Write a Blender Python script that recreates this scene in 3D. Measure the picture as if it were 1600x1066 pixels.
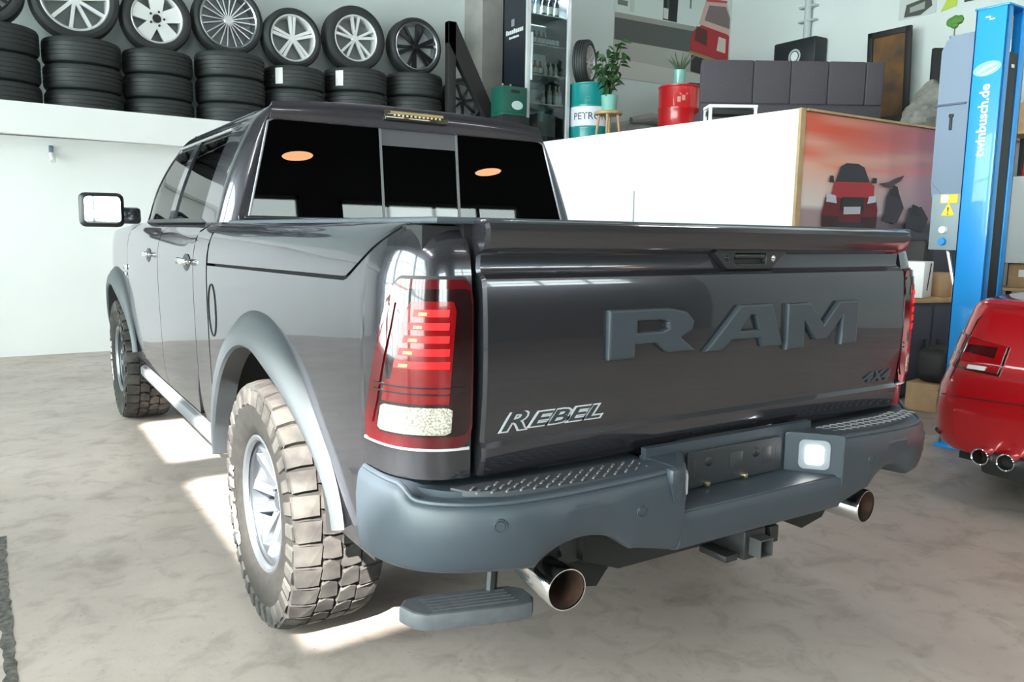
import bpy, bmesh, math, random
import numpy as np
from mathutils import Vector, Matrix

for _o in list(bpy.data.objects):
    bpy.data.objects.remove(_o, do_unlink=True)
random.seed(7)
SC = bpy.context.scene
COL = SC.collection
PI = math.pi

# ------------------------------------------------------------------ camera
YAW, PIT, ROLL, FPX = -0.572031, 0.133234, 0.0158243, 1259.944
CAM = Vector((-1.720587, -1.446840, 1.346494))
_f = Vector((-math.sin(YAW) * math.cos(PIT), math.cos(YAW) * math.cos(PIT), -math.sin(PIT)))
_r = Vector((math.cos(YAW), math.sin(YAW), 0))
_u = _r.cross(_f)
_r2 = _r * math.cos(ROLL) + _u * math.sin(ROLL)
_u2 = _u * math.cos(ROLL) - _r * math.sin(ROLL)
cd = bpy.data.cameras.new('camera')
cam = bpy.data.objects.new('camera', cd)
COL.objects.link(cam)
_m = Matrix((_r2, _u2, -_f)).transposed().to_4x4()
_m.translation = CAM
cam.matrix_world = _m
cd.sensor_fit = 'HORIZONTAL'
cd.sensor_width = 36.0
cd.lens = FPX * 36.0 / 1600.0
cd.clip_start = 0.05
SC.camera = cam

# ------------------------------------------------------------------ sky, sun, exposure
SC.view_settings.view_transform = 'Standard'
SC.view_settings.look = 'None'
SC.view_settings.gamma = 1.0
SC.view_settings.use_curve_mapping = False
SC.view_settings.exposure = 1.38
CEIL = 6.2
wd = bpy.data.worlds.new('sky')
SC.world = wd
wd.use_nodes = True
_nt = wd.node_tree
_bg = _nt.nodes['Background']
_bg.inputs[0].default_value = (0.96, 0.98, 1.0, 1)
_bg.inputs[1].default_value = 8.5
SUN_DIR = Vector((-0.60, -0.80, 0.78)).normalized()      # towards the sun
sl = bpy.data.lights.new('sun', 'SUN')
sl.energy = 18.0
sl.angle = math.radians(0.6)
sl.color = (1.0, 0.95, 0.88)
so = bpy.data.objects.new('sun', sl)
COL.objects.link(so)
so.rotation_euler = SUN_DIR.to_track_quat('Z', 'Y').to_euler()
so.location = (-8, -8, 12)

ROOM_X0, ROOM_X1, ROOM_Y0, ROOM_Y1 = -6.5, 9.5, -9.0, 9.0
# window openings (wall, a0, a1, z0, z1); the daylight comes in through them
LEFT_WINDOWS = [(-5.0, -1.6, 0.05, 4.9), (-1.2, 3.0, 0.05, 4.9), (3.4, 7.9, 0.05, 4.9)]
REAR_WINDOWS = [(-5.0, -2.8, 1.4, 4.2), (0.0, 3.15, 3.5, 4.45), (3.9, 8.0, 3.5, 4.4)]


def portal(loc, rot, sx, sy):
    d = bpy.data.lights.new('window_portal', 'AREA')
    d.shape = 'RECTANGLE'
    d.size = sx
    d.size_y = sy
    d.cycles.is_portal = True
    o = bpy.data.objects.new('window_portal', d)
    COL.objects.link(o)
    o.location = loc
    o.rotation_euler = rot


for (a0, a1, z0, z1) in LEFT_WINDOWS:
    portal((ROOM_X0 - 0.02, (a0 + a1) / 2, (z0 + z1) / 2), (0, -PI / 2, 0), z1 - z0, a1 - a0)
for (a0, a1, z0, z1) in REAR_WINDOWS:
    portal(((a0 + a1) / 2, ROOM_Y0 - 0.02, (z0 + z1) / 2), (PI / 2, 0, 0), a1 - a0, z1 - z0)

# ------------------------------------------------------------------ materials
MATS = {}


def sock(n, *names):
    for k in names:
        if k in n.inputs:
            return n.inputs[k]
    raise KeyError(names)


def mat(name, col, rough=0.5, metal=0.0, coat=0.0, noise=None, bump=None, col2=None, spec=None, emit=None, coat_rough=0.03):
    """procedural principled material; noise=(scale, detail, lo, hi) mixes col with col2; bump=(scale, strength)"""
    if name in MATS:
        return MATS[name]
    m = bpy.data.materials.new(name)
    m.use_nodes = True
    nt = m.node_tree
    b = nt.nodes['Principled BSDF']
    b.inputs['Base Color'].default_value = (*col, 1)
    b.inputs['Roughness'].default_value = rough
    b.inputs['Metallic'].default_value = metal
    if spec is not None:
        b.inputs['Specular IOR Level'].default_value = spec
    if coat:
        b.inputs['Coat Weight'].default_value = coat
        b.inputs['Coat Roughness'].default_value = coat_rough
    if emit:
        b.inputs['Emission Color'].default_value = (*emit[0], 1)
        b.inputs['Emission Strength'].default_value = emit[1]
    if noise or bump:
        tc = nt.nodes.new('ShaderNodeTexCoord')
    if noise:
        n = nt.nodes.new('ShaderNodeTexNoise')
        n.inputs['Scale'].default_value = noise[0]
        n.inputs['Detail'].default_value = noise[1]
        nt.links.new(tc.outputs['Object'], n.inputs['Vector'])
        r = nt.nodes.new('ShaderNodeValToRGB')
        r.color_ramp.elements[0].position = noise[2]
        r.color_ramp.elements[1].position = noise[3]
        r.color_ramp.elements[0].color = (*(col2 or [c * 0.8 for c in col]), 1)
        r.color_ramp.elements[1].color = (*col, 1)
        nt.links.new(n.outputs['Fac'], r.inputs['Fac'])
        nt.links.new(r.outputs['Color'], b.inputs['Base Color'])
    if bump:
        n2 = nt.nodes.new('ShaderNodeTexNoise')
        n2.inputs['Scale'].default_value = bump[0]
        n2.inputs['Detail'].default_value = 4
        nt.links.new(tc.outputs['Object'], n2.inputs['Vector'])
        bp = nt.nodes.new('ShaderNodeBump')
        bp.inputs['Strength'].default_value = bump[1]
        bp.inputs['Distance'].default_value = 0.01
        nt.links.new(n2.outputs['Fac'], bp.inputs['Height'])
        nt.links.new(bp.outputs['Normal'], b.inputs['Normal'])
    MATS[name] = m
    return m


def glass_mat(name, tint, rough=0.0, ior=1.45):
    if name in MATS:
        return MATS[name]
    m = bpy.data.materials.new(name)
    m.use_nodes = True
    nt = m.node_tree
    nt.nodes.remove(nt.nodes['Principled BSDF'])
    out = nt.nodes['Material Output']
    fr = nt.nodes.new('ShaderNodeFresnel')
    fr.inputs['IOR'].default_value = ior
    tr = nt.nodes.new('ShaderNodeBsdfTransparent')
    tr.inputs['Color'].default_value = (*tint, 1)
    gl = nt.nodes.new('ShaderNodeBsdfGlossy')
    gl.inputs['Roughness'].default_value = rough
    mx = nt.nodes.new('ShaderNodeMixShader')
    nt.links.new(fr.outputs[0], mx.inputs[0])
    nt.links.new(tr.outputs[0], mx.inputs[1])
    nt.links.new(gl.outputs[0], mx.inputs[2])
    nt.links.new(mx.outputs[0], out.inputs['Surface'])
    MATS[name] = m
    return m


def print_mat(name, rough=0.5):
    """flat print: colour comes from the panel's printed colours"""
    if name in MATS:
        return MATS[name]
    m = bpy.data.materials.new(name)
    m.use_nodes = True
    nt = m.node_tree
    b = nt.nodes['Principled BSDF']
    b.inputs['Roughness'].default_value = rough
    a = nt.nodes.new('ShaderNodeAttribute')
    a.attribute_name = 'print'
    nt.links.new(a.outputs['Color'], b.inputs['Base Color'])
    MATS[name] = m
    return m


def S(r, g, b):
    """sRGB 0-255 to linear"""
    def f(c):
        c /= 255.0
        return c / 12.92 if c <= 0.04045 else ((c + 0.055) / 1.055) ** 2.4
    return (f(r), f(g), f(b))


PAINT = mat('truck_paint', (0.058, 0.058, 0.067), 0.21, 0.75, coat=1.0)
PAINT.node_tree.nodes['Principled BSDF'].inputs['Specular Tint'].default_value = (0.92, 0.88, 1.0, 1)
GRAYPL = mat('grey_plastic', (0.036, 0.047, 0.059), 0.42, bump=(900, 0.03))
PADPL = mat('step_pad_plastic', (0.06, 0.062, 0.07), 0.5)
BLACKPL = mat('black_plastic', (0.012, 0.012, 0.013), 0.5)
UNDER = mat('underbody_black', (0.01, 0.01, 0.01), 0.8)
RUBBER = mat('rubber', (0.024, 0.022, 0.020), 0.8, noise=(30, 4, 0.3, 0.7), col2=(0.014, 0.013, 0.012), spec=0.25)
TREAD = mat('dusty_sunlit_rubber', (0.066, 0.062, 0.057), 0.9, noise=(12, 5, 0.35, 0.65), col2=(0.030, 0.028, 0.027), spec=0.25)  # dusty tread, its colour lightened to read as sunlit
FLAREM = mat('flare_plastic', (0.034, 0.039, 0.044), 0.5, bump=(900, 0.03))
TYREBG = mat('stored_rubber', (0.024, 0.029, 0.029), 0.6)
CHROME = mat('chrome', (0.8, 0.8, 0.8), 0.12, 1.0)
ALLOY = mat('alloy_silver', (0.62, 0.65, 0.68), 0.28, 1.0)
ALLOYW = mat('alloy_white_silver', (0.75, 0.77, 0.77), 0.4, 0.3, coat=0.6)
ALLOYD = mat('alloy_dark', (0.02, 0.02, 0.022), 0.3, 0.4, coat=0.5)
RIMGREY = mat('rim_grey', (0.10, 0.11, 0.125), 0.35, 0.8)
DARKGLASS = glass_mat('privacy_glass', (0.05, 0.05, 0.055))
SIDEGLASS = glass_mat('side_glass', (0.30, 0.36, 0.34))
CLEARGLASS = glass_mat('clear_glass', (0.86, 0.92, 0.90))
MIRROR = mat('mirror_glass', (0.9, 0.92, 0.93), 0.02, 1.0)
WALLM = mat('white_wall', (0.82, 0.825, 0.82), 0.7, noise=(1.2, 5, 0.3, 0.75), col2=(0.78, 0.785, 0.78), bump=(60, 0.05))
WALLG = mat('pale_wall', (0.66, 0.72, 0.71), 0.75, noise=(0.8, 4, 0.3, 0.7), col2=(0.60, 0.66, 0.65), bump=(50, 0.05))
CONC = mat('pillar_concrete', (0.34, 0.33, 0.31), 0.85, noise=(4, 6, 0.3, 0.7), col2=(0.27, 0.265, 0.25), bump=(40, 0.2))
WHITE = mat('white_plastic', (0.8, 0.8, 0.8), 0.45)
WOOD = mat('plywood', (0.50, 0.34, 0.19), 0.6, noise=(9, 4, 0.3, 0.7), col2=(0.40, 0.26, 0.13))
CARD = mat('cardboard', (0.42, 0.27, 0.15), 0.8, noise=(12, 3, 0.3, 0.7), col2=(0.36, 0.22, 0.12))
BLUE = mat('lift_blue', S(30, 140, 215), 0.35, coat=0.4)
LIFTGREY = mat('lift_grey', S(105, 120, 140), 0.5)
REDCAR = mat('red_car_paint', (0.42, 0.003, 0.008), 0.3, 0.2, coat=1.0)
REDDRUM = mat('red_drum_paint', (0.55, 0.012, 0.015), 0.3, coat=0.5)
TEAL = mat('teal_paint', (0.0, 0.22, 0.22), 0.35, coat=0.3)
MINT = mat('mint_ceramic', (0.22, 0.50, 0.44), 0.3, coat=0.5)
SOFA = mat('grey_fabric', (0.078, 0.068, 0.080), 0.9, noise=(60, 3, 0.3, 0.7), col2=(0.06, 0.054, 0.064), bump=(300, 0.15))
LEAF = mat('leaf_green', (0.03, 0.09, 0.025), 0.5, noise=(20, 2, 0.3, 0.7), col2=(0.015, 0.05, 0.015))
LEAF2 = mat('succulent_green', (0.08, 0.12, 0.07), 0.5)
BLACK = mat('black_matte', (0.012, 0.012, 0.012), 0.6)
STICK = mat('paper_label', (0.75, 0.75, 0.72), 0.6)

# ------------------------------------------------------------------ mesh helpers


class MB:
    def __init__(self):
        self.V, self.F = [], []

    def add(self, V, F, M=None):
        n = len(self.V)
        if M is not None:
            V = [tuple(M @ Vector(v)) for v in V]
        self.V += [tuple(map(float, v)) for v in V]
        self.F += [tuple(i + n for i in f) for f in F]
        return self

    def box(self, c, s, bevel=0.0, rot=None, seg=2):
        bm = bmesh.new()
        bmesh.ops.create_cube(bm, size=1.0)
        for v in bm.verts:
            v.co = Vector((v.co.x * s[0], v.co.y * s[1], v.co.z * s[2]))
        if bevel:
            bmesh.ops.bevel(bm, geom=bm.edges[:], offset=min(bevel, 0.49 * min(s)), segments=seg, affect='EDGES', profile=0.5)
        M = Matrix.Translation(c)
        if rot is not None:
            M = M @ rot.to_4x4()
        bm.verts.index_update()
        self.add([v.co[:] for v in bm.verts], [[v.index for v in f.verts] for f in bm.faces], M)
        bm.free()
        return self

    def lathe(self, prof, n=32, M=None, closed=False, caps=True):
        """profile of (r, h) spun about local z"""
        V, F = [], []
        k = len(prof)
        for i in range(n):
            a = 2 * PI * i / n
            for r, h in prof:
                V.append((r * math.cos(a), r * math.sin(a), h))
        for i in range(n):
            j = (i + 1) % n
            for q in range(k if closed else k - 1):
                q2 = (q + 1) % k
                F.append((i * k + q, j * k + q, j * k + q2, i * k + q2))
        if not closed and caps:
            for q, flip in ((0, True), (k - 1, False)):
                if prof[q][0] > 1e-5:
                    ring = [i * k + q for i in range(n)]
                    F.append(tuple(reversed(ring)) if flip else tuple(ring))
        return self.add(V, F, M)

    def cyl(self, p0, p1, r0, r1=None, n=16):
        p0, p1 = Vector(p0), Vector(p1)
        r1 = r0 if r1 is None else r1
        d = p1 - p0
        M = Matrix.Translation(p0) @ d.to_track_quat('Z', 'Y').to_matrix().to_4x4()
        return self.lathe([(r0, 0), (r1, d.length)], n, M)

    def tube(self, path, r, n=8):
        P = [Vector(p) for p in path]
        V, F = [], []
        up = Vector((0, 0, 1))
        for i, p in enumerate(P):
            t = (P[min(i + 1, len(P) - 1)] - P[max(i - 1, 0)]).normalized()
            a = t.cross(up)
            if a.length < 1e-3:
                a = t.cross(Vector((1, 0, 0)))
            a.normalize()
            b = a.cross(t)
            rr = r[i] if isinstance(r, (list, tuple)) else r
            for k in range(n):
                q = 2 * PI * k / n
                V.append(tuple(p + (a * math.cos(q) + b * math.sin(q)) * rr))
        for i in range(len(P) - 1):
            for k in range(n):
                k2 = (k + 1) % n
                F.append((i * n + k, i * n + k2, (i + 1) * n + k2, (i + 1) * n + k))
        F.append(tuple(range(n - 1, -1, -1)))
        F.append(tuple((len(P) - 1) * n + k for k in range(n)))
        return self.add(V, F)

    def prism(self, poly, d0, d1, M=None):
        """2D polygon (a, b) extruded from depth d0 to d1; local (a, d, b)"""
        n = len(poly)
        V = [(a, d0, b) for a, b in poly] + [(a, d1, b) for a, b in poly]
        F = [tuple(range(n)), tuple(range(2 * n - 1, n - 1, -1))]
        for i in range(n):
            j = (i + 1) % n
            F.append((i, i + n, j + n, j))
        return self.add(V, F, M)

    def grid(self, A, thick=0.0, flip=False):
        """A: array (nu, nv, 3); thick pushes a second layer against the normal"""
        A = np.asarray(A, float)
        nu, nv = A.shape[:2]
        F = []
        idx = lambda i, j: i * nv + j
        for i in range(nu - 1):
            for j in range(nv - 1):
                f = (idx(i, j), idx(i + 1, j), idx(i + 1, j + 1), idx(i, j + 1))
                F.append(f[::-1] if flip else f)
        V = A.reshape(-1, 3)
        if thick:
            du = np.gradient(A, axis=0)
            dv = np.gradient(A, axis=1)
            N = np.cross(du, dv)
            N /= (np.linalg.norm(N, axis=2, keepdims=True) + 1e-12)
            if flip:
                N = -N
            B = (A - N * thick).reshape(-1, 3)
            o = nu * nv
            F2 = [tuple(o + k for k in f[::-1]) for f in F]
            ring = [idx(i, 0) for i in range(nu)] + [idx(nu - 1, j) for j in range(1, nv)] + \
                   [idx(i, nv - 1) for i in range(nu - 2, -1, -1)] + [idx(0, j) for j in range(nv - 2, 0, -1)]
            for a, b in zip(ring, ring[1:] + ring[:1]):
                q = (b, a, a + o, b + o)
                F2.append(q[::-1] if flip else q)
            F = F + F2
            V = np.vstack([V, B])
        return self.add([tuple(v) for v in V], F)

    def build(self, name, material, parent=None, smooth=35, M=None, fix=False):
        me = bpy.data.meshes.new(name)
        V = self.V if M is None else [tuple(M @ Vector(v)) for v in self.V]
        me.from_pydata(V, [], self.F)
        if fix:
            bm = bmesh.new()
            bm.from_mesh(me)
            bmesh.ops.remove_doubles(bm, verts=bm.verts, dist=1e-6)
            bmesh.ops.recalc_face_normals(bm, faces=bm.faces)
            bm.to_mesh(me)
            bm.free()
        me.materials.append(material)
        if smooth:
            me.polygons.foreach_set('use_smooth', [True] * len(me.polygons))
            me.set_sharp_from_angle(angle=math.radians(smooth))
        me.update()
        o = bpy.data.objects.new(name, me)
        COL.objects.link(o)
        if parent is not None:
            o.parent = parent
        return o


def thing(name, label, cat, loc=(0, 0, 0), rotz=0.0, group=None):
    o = bpy.data.objects.new(name, None)
    o.empty_display_size = 0.1
    COL.objects.link(o)
    o.location = loc
    o.rotation_euler = (0, 0, rotz)
    o['label'] = label
    o['category'] = cat
    if group:
        o['group'] = group
    return o


def tag(o, label, cat, group=None):
    o['label'] = label
    o['category'] = cat
    if group:
        o['group'] = group
    return o


def struct(o):
    o['kind'] = 'structure'
    return o


def dup(root, loc=None, rotz=None, label=None, group=None):
    r = root.copy()
    COL.objects.link(r)
    if loc is not None:
        r.location = loc
    if rotz is not None:
        r.rotation_euler = (0, 0, rotz)
    if label:
        r['label'] = label
    if group:
        r['group'] = group
    for ch in list(root.children):
        c = ch.copy()
        COL.objects.link(c)
        c.parent = r
        for g in list(ch.children):
            d = g.copy()
            COL.objects.link(d)
            d.parent = c
    return r


def curve_mesh(name, splines, extrude, bevel, material, parent, M, res=1):
    """filled 2D outline (holes allowed), in local xy, thickness along local z"""
    cu = bpy.data.curves.new(name, 'CURVE')
    cu.dimensions = '2D'
    cu.fill_mode = 'BOTH'
    cu.extrude = extrude
    cu.bevel_depth = bevel
    cu.bevel_resolution = res
    if bevel:
        cu.offset = -bevel
    for pts in splines:
        sp = cu.splines.new('POLY')
        sp.points.add(len(pts) - 1)
        for p, q in zip(sp.points, pts):
            p.co = (q[0], q[1], 0, 1)
        sp.use_cyclic_u = True
    return _conv(cu, name, material, parent, M)


def _conv(cu, name, material, parent, M):
    t = bpy.data.objects.new('tmp', cu)
    COL.objects.link(t)
    dg = bpy.context.evaluated_depsgraph_get()
    me = bpy.data.meshes.new_from_object(t.evaluated_get(dg))
    bpy.data.objects.remove(t, do_unlink=True)
    bpy.data.curves.remove(cu)
    me.name = name
    me.transform(M)
    me.materials.clear()
    me.materials.append(material)
    me.polygons.foreach_set('use_smooth', [True] * len(me.polygons))
    me.set_sharp_from_angle(angle=math.radians(30))
    o = bpy.data.objects.new(name, me)
    COL.objects.link(o)
    if parent is not None:
        o.parent = parent
    return o


def text_mesh(name, body, size, material, parent, M, extrude=0.001, shear=0.0, offset=0.0, bevel=0.0, align='CENTER', space=1.0):
    cu = bpy.data.curves.new(name, 'FONT')
    cu.body = body
    cu.size = size
    cu.extrude = extrude
    cu.shear = shear
    cu.offset = offset
    cu.bevel_depth = bevel
    cu.align_x = align
    cu.align_y = 'CENTER'
    cu.space_character = space
    cu.resolution_u = 3
    return _conv(cu, name, material, parent, M)


def frame(origin, ax, az):
    """matrix whose local x runs along ax, local y along az, local z out of the face (ax x az)"""
    ax, az = Vector(ax).normalized(), Vector(az).normalized()
    n = ax.cross(az)
    M = Matrix((ax, az, n)).transposed().to_4x4()
    M.translation = Vector(origin)
    return M


def print_panel(name, M, polys, parent, step=0.0006, rough=0.5):
    """flat print made of coloured polygons: [(points, colour or list of colours)]"""
    V, F, C = [], [], []
    for k, (pts, cols) in enumerate(polys):
        n = len(V)
        V += [(p[0], p[1], step * (k + 1)) for p in pts]
        F.append(tuple(range(n, n + len(pts))))
        if isinstance(cols[0], (tuple, list)):
            C += [tuple(c) for c in cols]
        else:
            C += [tuple(cols)] * len(pts)
    me = bpy.data.meshes.new(name)
    me.from_pydata([tuple(M @ Vector(v)) for v in V], [], F)
    at = me.color_attributes.new('print', 'FLOAT_COLOR', 'POINT')
    for i, c in enumerate(C):
        at.data[i].color = (*c, 1)
    me.materials.append(print_mat('poster_print', rough))
    o = bpy.data.objects.new(name, me)
    COL.objects.link(o)
    if parent is not None:
        o.parent = parent
    return o


def catmull(xs, ys):
    xs, ys = np.asarray(xs, float), np.asarray(ys, float)
    m = np.gradient(ys, xs)

    def f(x):
        x = np.clip(x, xs[0], xs[-1])
        i = np.clip(np.searchsorted(xs, x) - 1, 0, len(xs) - 2)
        h = xs[i + 1] - xs[i]
        t = (x - xs[i]) / h
        return (2 * t**3 - 3 * t**2 + 1) * ys[i] + (t**3 - 2 * t**2 + t) * h * m[i] + (-2 * t**3 + 3 * t**2) * ys[i + 1] + (t**3 - t**2) * h * m[i + 1]
    return f


def rrect(x0, x1, y0, y1, r, n=5):
    P = []
    for cx, cy, a0 in ((x1 - r, y1 - r, 0), (x0 + r, y1 - r, 90), (x0 + r, y0 + r, 180), (x1 - r, y0 + r, 270)):
        for i in range(n + 1):
            a = math.radians(a0 + 90 * i / n)
            P.append((cx + r * math.cos(a), cy + r * math.sin(a)))
    return P

# ================================================================== the setting
floor_m = mat('floor_concrete', (0.50, 0.47, 0.43), 0.5)
_nt = floor_m.node_tree
_b = _nt.nodes['Principled BSDF']
_tc = _nt.nodes.new('ShaderNodeTexCoord')


def _noise(nt, tc, scale, detail, rough=0.55, dist=0.0):
    n = nt.nodes.new('ShaderNodeTexNoise')
    n.inputs['Scale'].default_value = scale
    n.inputs['Detail'].default_value = detail
    n.inputs['Roughness'].default_value = rough
    n.inputs['Distortion'].default_value = dist
    nt.links.new(tc.outputs['Object'], n.inputs['Vector'])
    return n


def _ramp(nt, src, stops):
    r = nt.nodes.new('ShaderNodeValToRGB')
    e = r.color_ramp.elements
    e[0].position, e[0].color = stops[0][0], (*stops[0][1], 1)
    e[1].position, e[1].color = stops[-1][0], (*stops[-1][1], 1)
    for p, c in stops[1:-1]:
        q = e.new(p)
        q.color = (*c, 1)
    nt.links.new(src, r.inputs['Fac'])
    return r


def _mul(nt, a, b, fac=1.0):
    m = nt.nodes.new('ShaderNodeMix')
    m.data_type = 'RGBA'
    m.blend_type = 'MULTIPLY'
    m.inputs[0].default_value = fac
    nt.links.new(a, m.inputs[6])
    nt.links.new(b, m.inputs[7])
    return m.outputs[2]


_r1 = _ramp(_nt, _noise(_nt, _tc, 0.7, 6, 0.6, 0.4).outputs['Fac'], [(0.3, (0.31, 0.262, 0.232)), (0.55, (0.42, 0.358, 0.318)), (0.75, (0.51, 0.437, 0.39))])
_r2n = _ramp(_nt, _noise(_nt, _tc, 6.0, 8, 0.65, 0.6).outputs['Fac'], [(0.30, (0.70, 0.69, 0.675)), (0.5, (1, 1, 1)), (0.8, (1.06, 1.06, 1.05))])
_r3 = _ramp(_nt, _noise(_nt, _tc, 38.0, 4, 0.7).outputs['Fac'], [(0.27, (0.5, 0.49, 0.47)), (0.37, (1, 1, 1)), (0.9, (1, 1, 1))])
_c = _mul(_nt, _mul(_nt, _r1.outputs['Color'], _r2n.outputs['Color']), _r3.outputs['Color'])
_nt.links.new(_c, _b.inputs['Base Color'])
_rr = _ramp(_nt, _noise(_nt, _tc, 2.5, 5).outputs['Fac'], [(0.3, (0.38, 0.38, 0.38)), (0.7, (0.62, 0.62, 0.62))])
_nt.links.new(_rr.outputs['Color'], _b.inputs['Roughness'])
_bp = _nt.nodes.new('ShaderNodeBump')
_bp.inputs['Strength'].default_value = 0.12
_bp.inputs['Distance'].default_value = 0.01
_nt.links.new(_noise(_nt, _tc, 30, 6, 0.7).outputs['Fac'], _bp.inputs['Height'])
_nt.links.new(_bp.outputs['Normal'], _b.inputs['Normal'])

X0, X1, Y0, Y1 = ROOM_X0, ROOM_X1, ROOM_Y0, ROOM_Y1
floor = struct(MB().box(((X0 + X1) / 2, (Y0 + Y1) / 2, -0.1), (X1 - X0 + 0.4, Y1 - Y0 + 0.4, 0.2)).build('floor', floor_m, smooth=0))
# expansion joint: broken dark strip along the floor
rng = random.Random(3)
L, R = [], []
y = -6.0
while y < 2.6:
    w = 0.012 + 0.012 * rng.random()
    xx = -1.752 + 0.01 * math.sin(y * 2.1) + 0.006 * (rng.random() - 0.5)
    L.append((xx - w, y))
    R.append((xx + w, y))
    y += 0.035
mbj = MB()
mbj.prism(R + L[::-1], 0, 0.002, Matrix(((1, 0, 0, 0), (0, 0, 1, 0), (0, 1, 0, 0.0), (0, 0, 0, 1))))
mbj.build('floor_joint', mat('joint_filler', (0.13, 0.12, 0.105), 0.9, noise=(40, 5, 0.35, 0.65), col2=(0.04, 0.038, 0.035)), floor, smooth=0, fix=True)

# unseen ceiling; its narrow slot is added to shape the sun beam
SLX0, SLX1, SLY0, SLY1 = -0.95 - 0.769 * CEIL, -0.27 - 0.769 * CEIL, 0.92 - 1.026 * CEIL, 4.5 - 1.026 * CEIL
mb = MB()
for (a, b, c, d) in ((X0, SLX0, Y0, Y1), (SLX1, X1, Y0, Y1), (SLX0, SLX1, Y0, SLY0), (SLX0, SLX1, SLY1, Y1)):
    mb.box(((a + b) / 2, (c + d) / 2, CEIL + 0.03), (b - a, d - c, 0.06))
ceiling = struct(mb.build('ceiling', mat('ceiling_panel', (0.22, 0.225, 0.22), 0.8, noise=(3, 3, 0.3, 0.7), col2=(0.19, 0.195, 0.19)), smooth=0))
mb = MB()
for xx in (SLX0 - 0.02, SLX1 + 0.02):
    mb.box((xx, (SLY0 + SLY1) / 2, CEIL + 0.0), (0.04, SLY1 - SLY0, 0.10))
mb.build('sun_slot_kerb', WHITE, ceiling, smooth=0)
# steel roof beams
for i, yy in enumerate((-6.2, -3.0, 3.3, 6.6)):
    mb = MB().box((1.5, yy, CEIL - 0.14), (X1 - X0, 0.16, 0.28))
    struct(mb.build('trim_%d' % (i + 1), mat('beam_grey', (0.32, 0.33, 0.34), 0.6, noise=(5, 3, 0.3, 0.7)), smooth=0))


def wall_with_openings(name, axis, pos, lo, hi, openings, thick, material):
    """wall standing at `pos` on `axis`, running lo..hi on the other axis"""
    mb = MB()
    def bx(a0, a1, z0, z1):
        if a1 - a0 < 1e-4 or z1 - z0 < 1e-4:
            return
        c = (a0 + a1) / 2
        if axis == 'x':
            mb.box((pos, c, (z0 + z1) / 2), (thick, a1 - a0, z1 - z0))
        else:
            mb.box((c, pos, (z0 + z1) / 2), (a1 - a0, thick, z1 - z0))
    cur = lo
    for (a0, a1, z0, z1) in openings:
        bx(cur, a0, 0, CEIL)
        bx(a0, a1, 0, z0)
        bx(a0, a1, z1, CEIL)
        cur = a1
    bx(cur, hi, 0, CEIL)
    return struct(mb.build(name, material, smooth=0))


wall_with_openings('wall_left', 'x', X0 - 0.1, Y0, Y1, LEFT_WINDOWS, 0.2, WALLM)
wall_with_openings('wall_rear', 'y', Y0 - 0.1, X0, X1, REAR_WINDOWS, 0.2, mat('rear_wall_dark', (0.13, 0.135, 0.13), 0.8, noise=(3, 4, 0.3, 0.7), col2=(0.09, 0.095, 0.09), bump=(40, 0.1)))
wall_with_openings('wall_back', 'y', Y1 + 0.1, X0, X1, [], 0.2, WALLG)
wall_with_openings('wall_right', 'x', X1 + 0.1, Y0, Y1, [], 0.2, WALLG)

FRAMEM = mat('window_frame_grey', (0.25, 0.26, 0.27), 0.5)
wn = 0
for axis, pos, lst in (('x', X0 - 0.1, LEFT_WINDOWS), ('y', Y0 - 0.1, REAR_WINDOWS)):
    for (a0, a1, z0, z1) in lst:
        wn += 1
        f = MB()
        g = MB()
        def bx(m, a, b, c, d, t):
            if axis == 'x':
                m.box((pos, (a + b) / 2, (c + d) / 2), (t, b - a, d - c))
            else:
                m.box(((a + b) / 2, pos, (c + d) / 2), (b - a, t, d - c))
        for (p, q, r_, s_) in ((a0, a0 + .07, z0, z1), (a1 - .07, a1, z0, z1), (a0, a1, z0, z0 + .07), (a0, a1, z1 - .07, z1)):
            bx(f, p, q, r_, s_, 0.09)
        n = max(2, round((a1 - a0) / 0.95))
        for i in range(1, n):
            xx = a0 + (a1 - a0) * i / n
            bx(f, xx - .03, xx + .03, z0, z1, 0.07)
        for zz in ([z0 + (z1 - z0) * .5] if z1 - z0 < 3 else [z0 + (z1 - z0) * .34, z0 + (z1 - z0) * .67]):
            bx(f, a0, a1, zz - .025, zz + .025, 0.07)
        o = struct(f.build('window_%d' % wn, FRAMEM, smooth=0))
        bx(g, a0 + .03, a1 - .03, z0 + .03, z1 - .03, 0.008)
        g.build('pane', CLEARGLASS, o, smooth=0)

# lower wall under the gallery, gallery deck and fascia
def fy(x):
    return 7.55 + 0.09 * (x + 1.58)


DECK = 2.47
PX_NEAR, PX_FAR = 4.40, 4.10          # partition wall, near corner and far end
struct(MB().box(((X0 + 4.2) / 2, 8.35, 1.12), (4.2 - X0, 0.2, 2.24)).build('wall_front_lower', WALLM, smooth=0))
PZ = Matrix(((1, 0, 0, 0), (0, 0, 1, 0), (0, 1, 0, 0), (0, 0, 0, 1)))   # prism (a, d, b) -> (x=a, y=b, z=d)
fascia = MB()
fascia.prism([(X0, fy(X0)), (4.3, fy(4.3)), (4.3, fy(4.3) + .08), (X0, fy(X0) + .08)], 2.195, 2.492, PZ)
struct(fascia.build('trim_5', WALLM, smooth=0, fix=True))
deck = MB()
deck.prism([(X0, fy(X0) + .08), (4.3, fy(4.3) + .08), (4.3, Y1), (X0, Y1)], 2.25, DECK, PZ)
struct(deck.build('floor_gallery_left', WALLM, smooth=0, fix=True))
deck = MB()
deck.prism([(4.5, 3.5), (X1, 3.5), (X1, Y1), (4.31, Y1), (4.31, 7.0)], 2.35, DECK, PZ)
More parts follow.
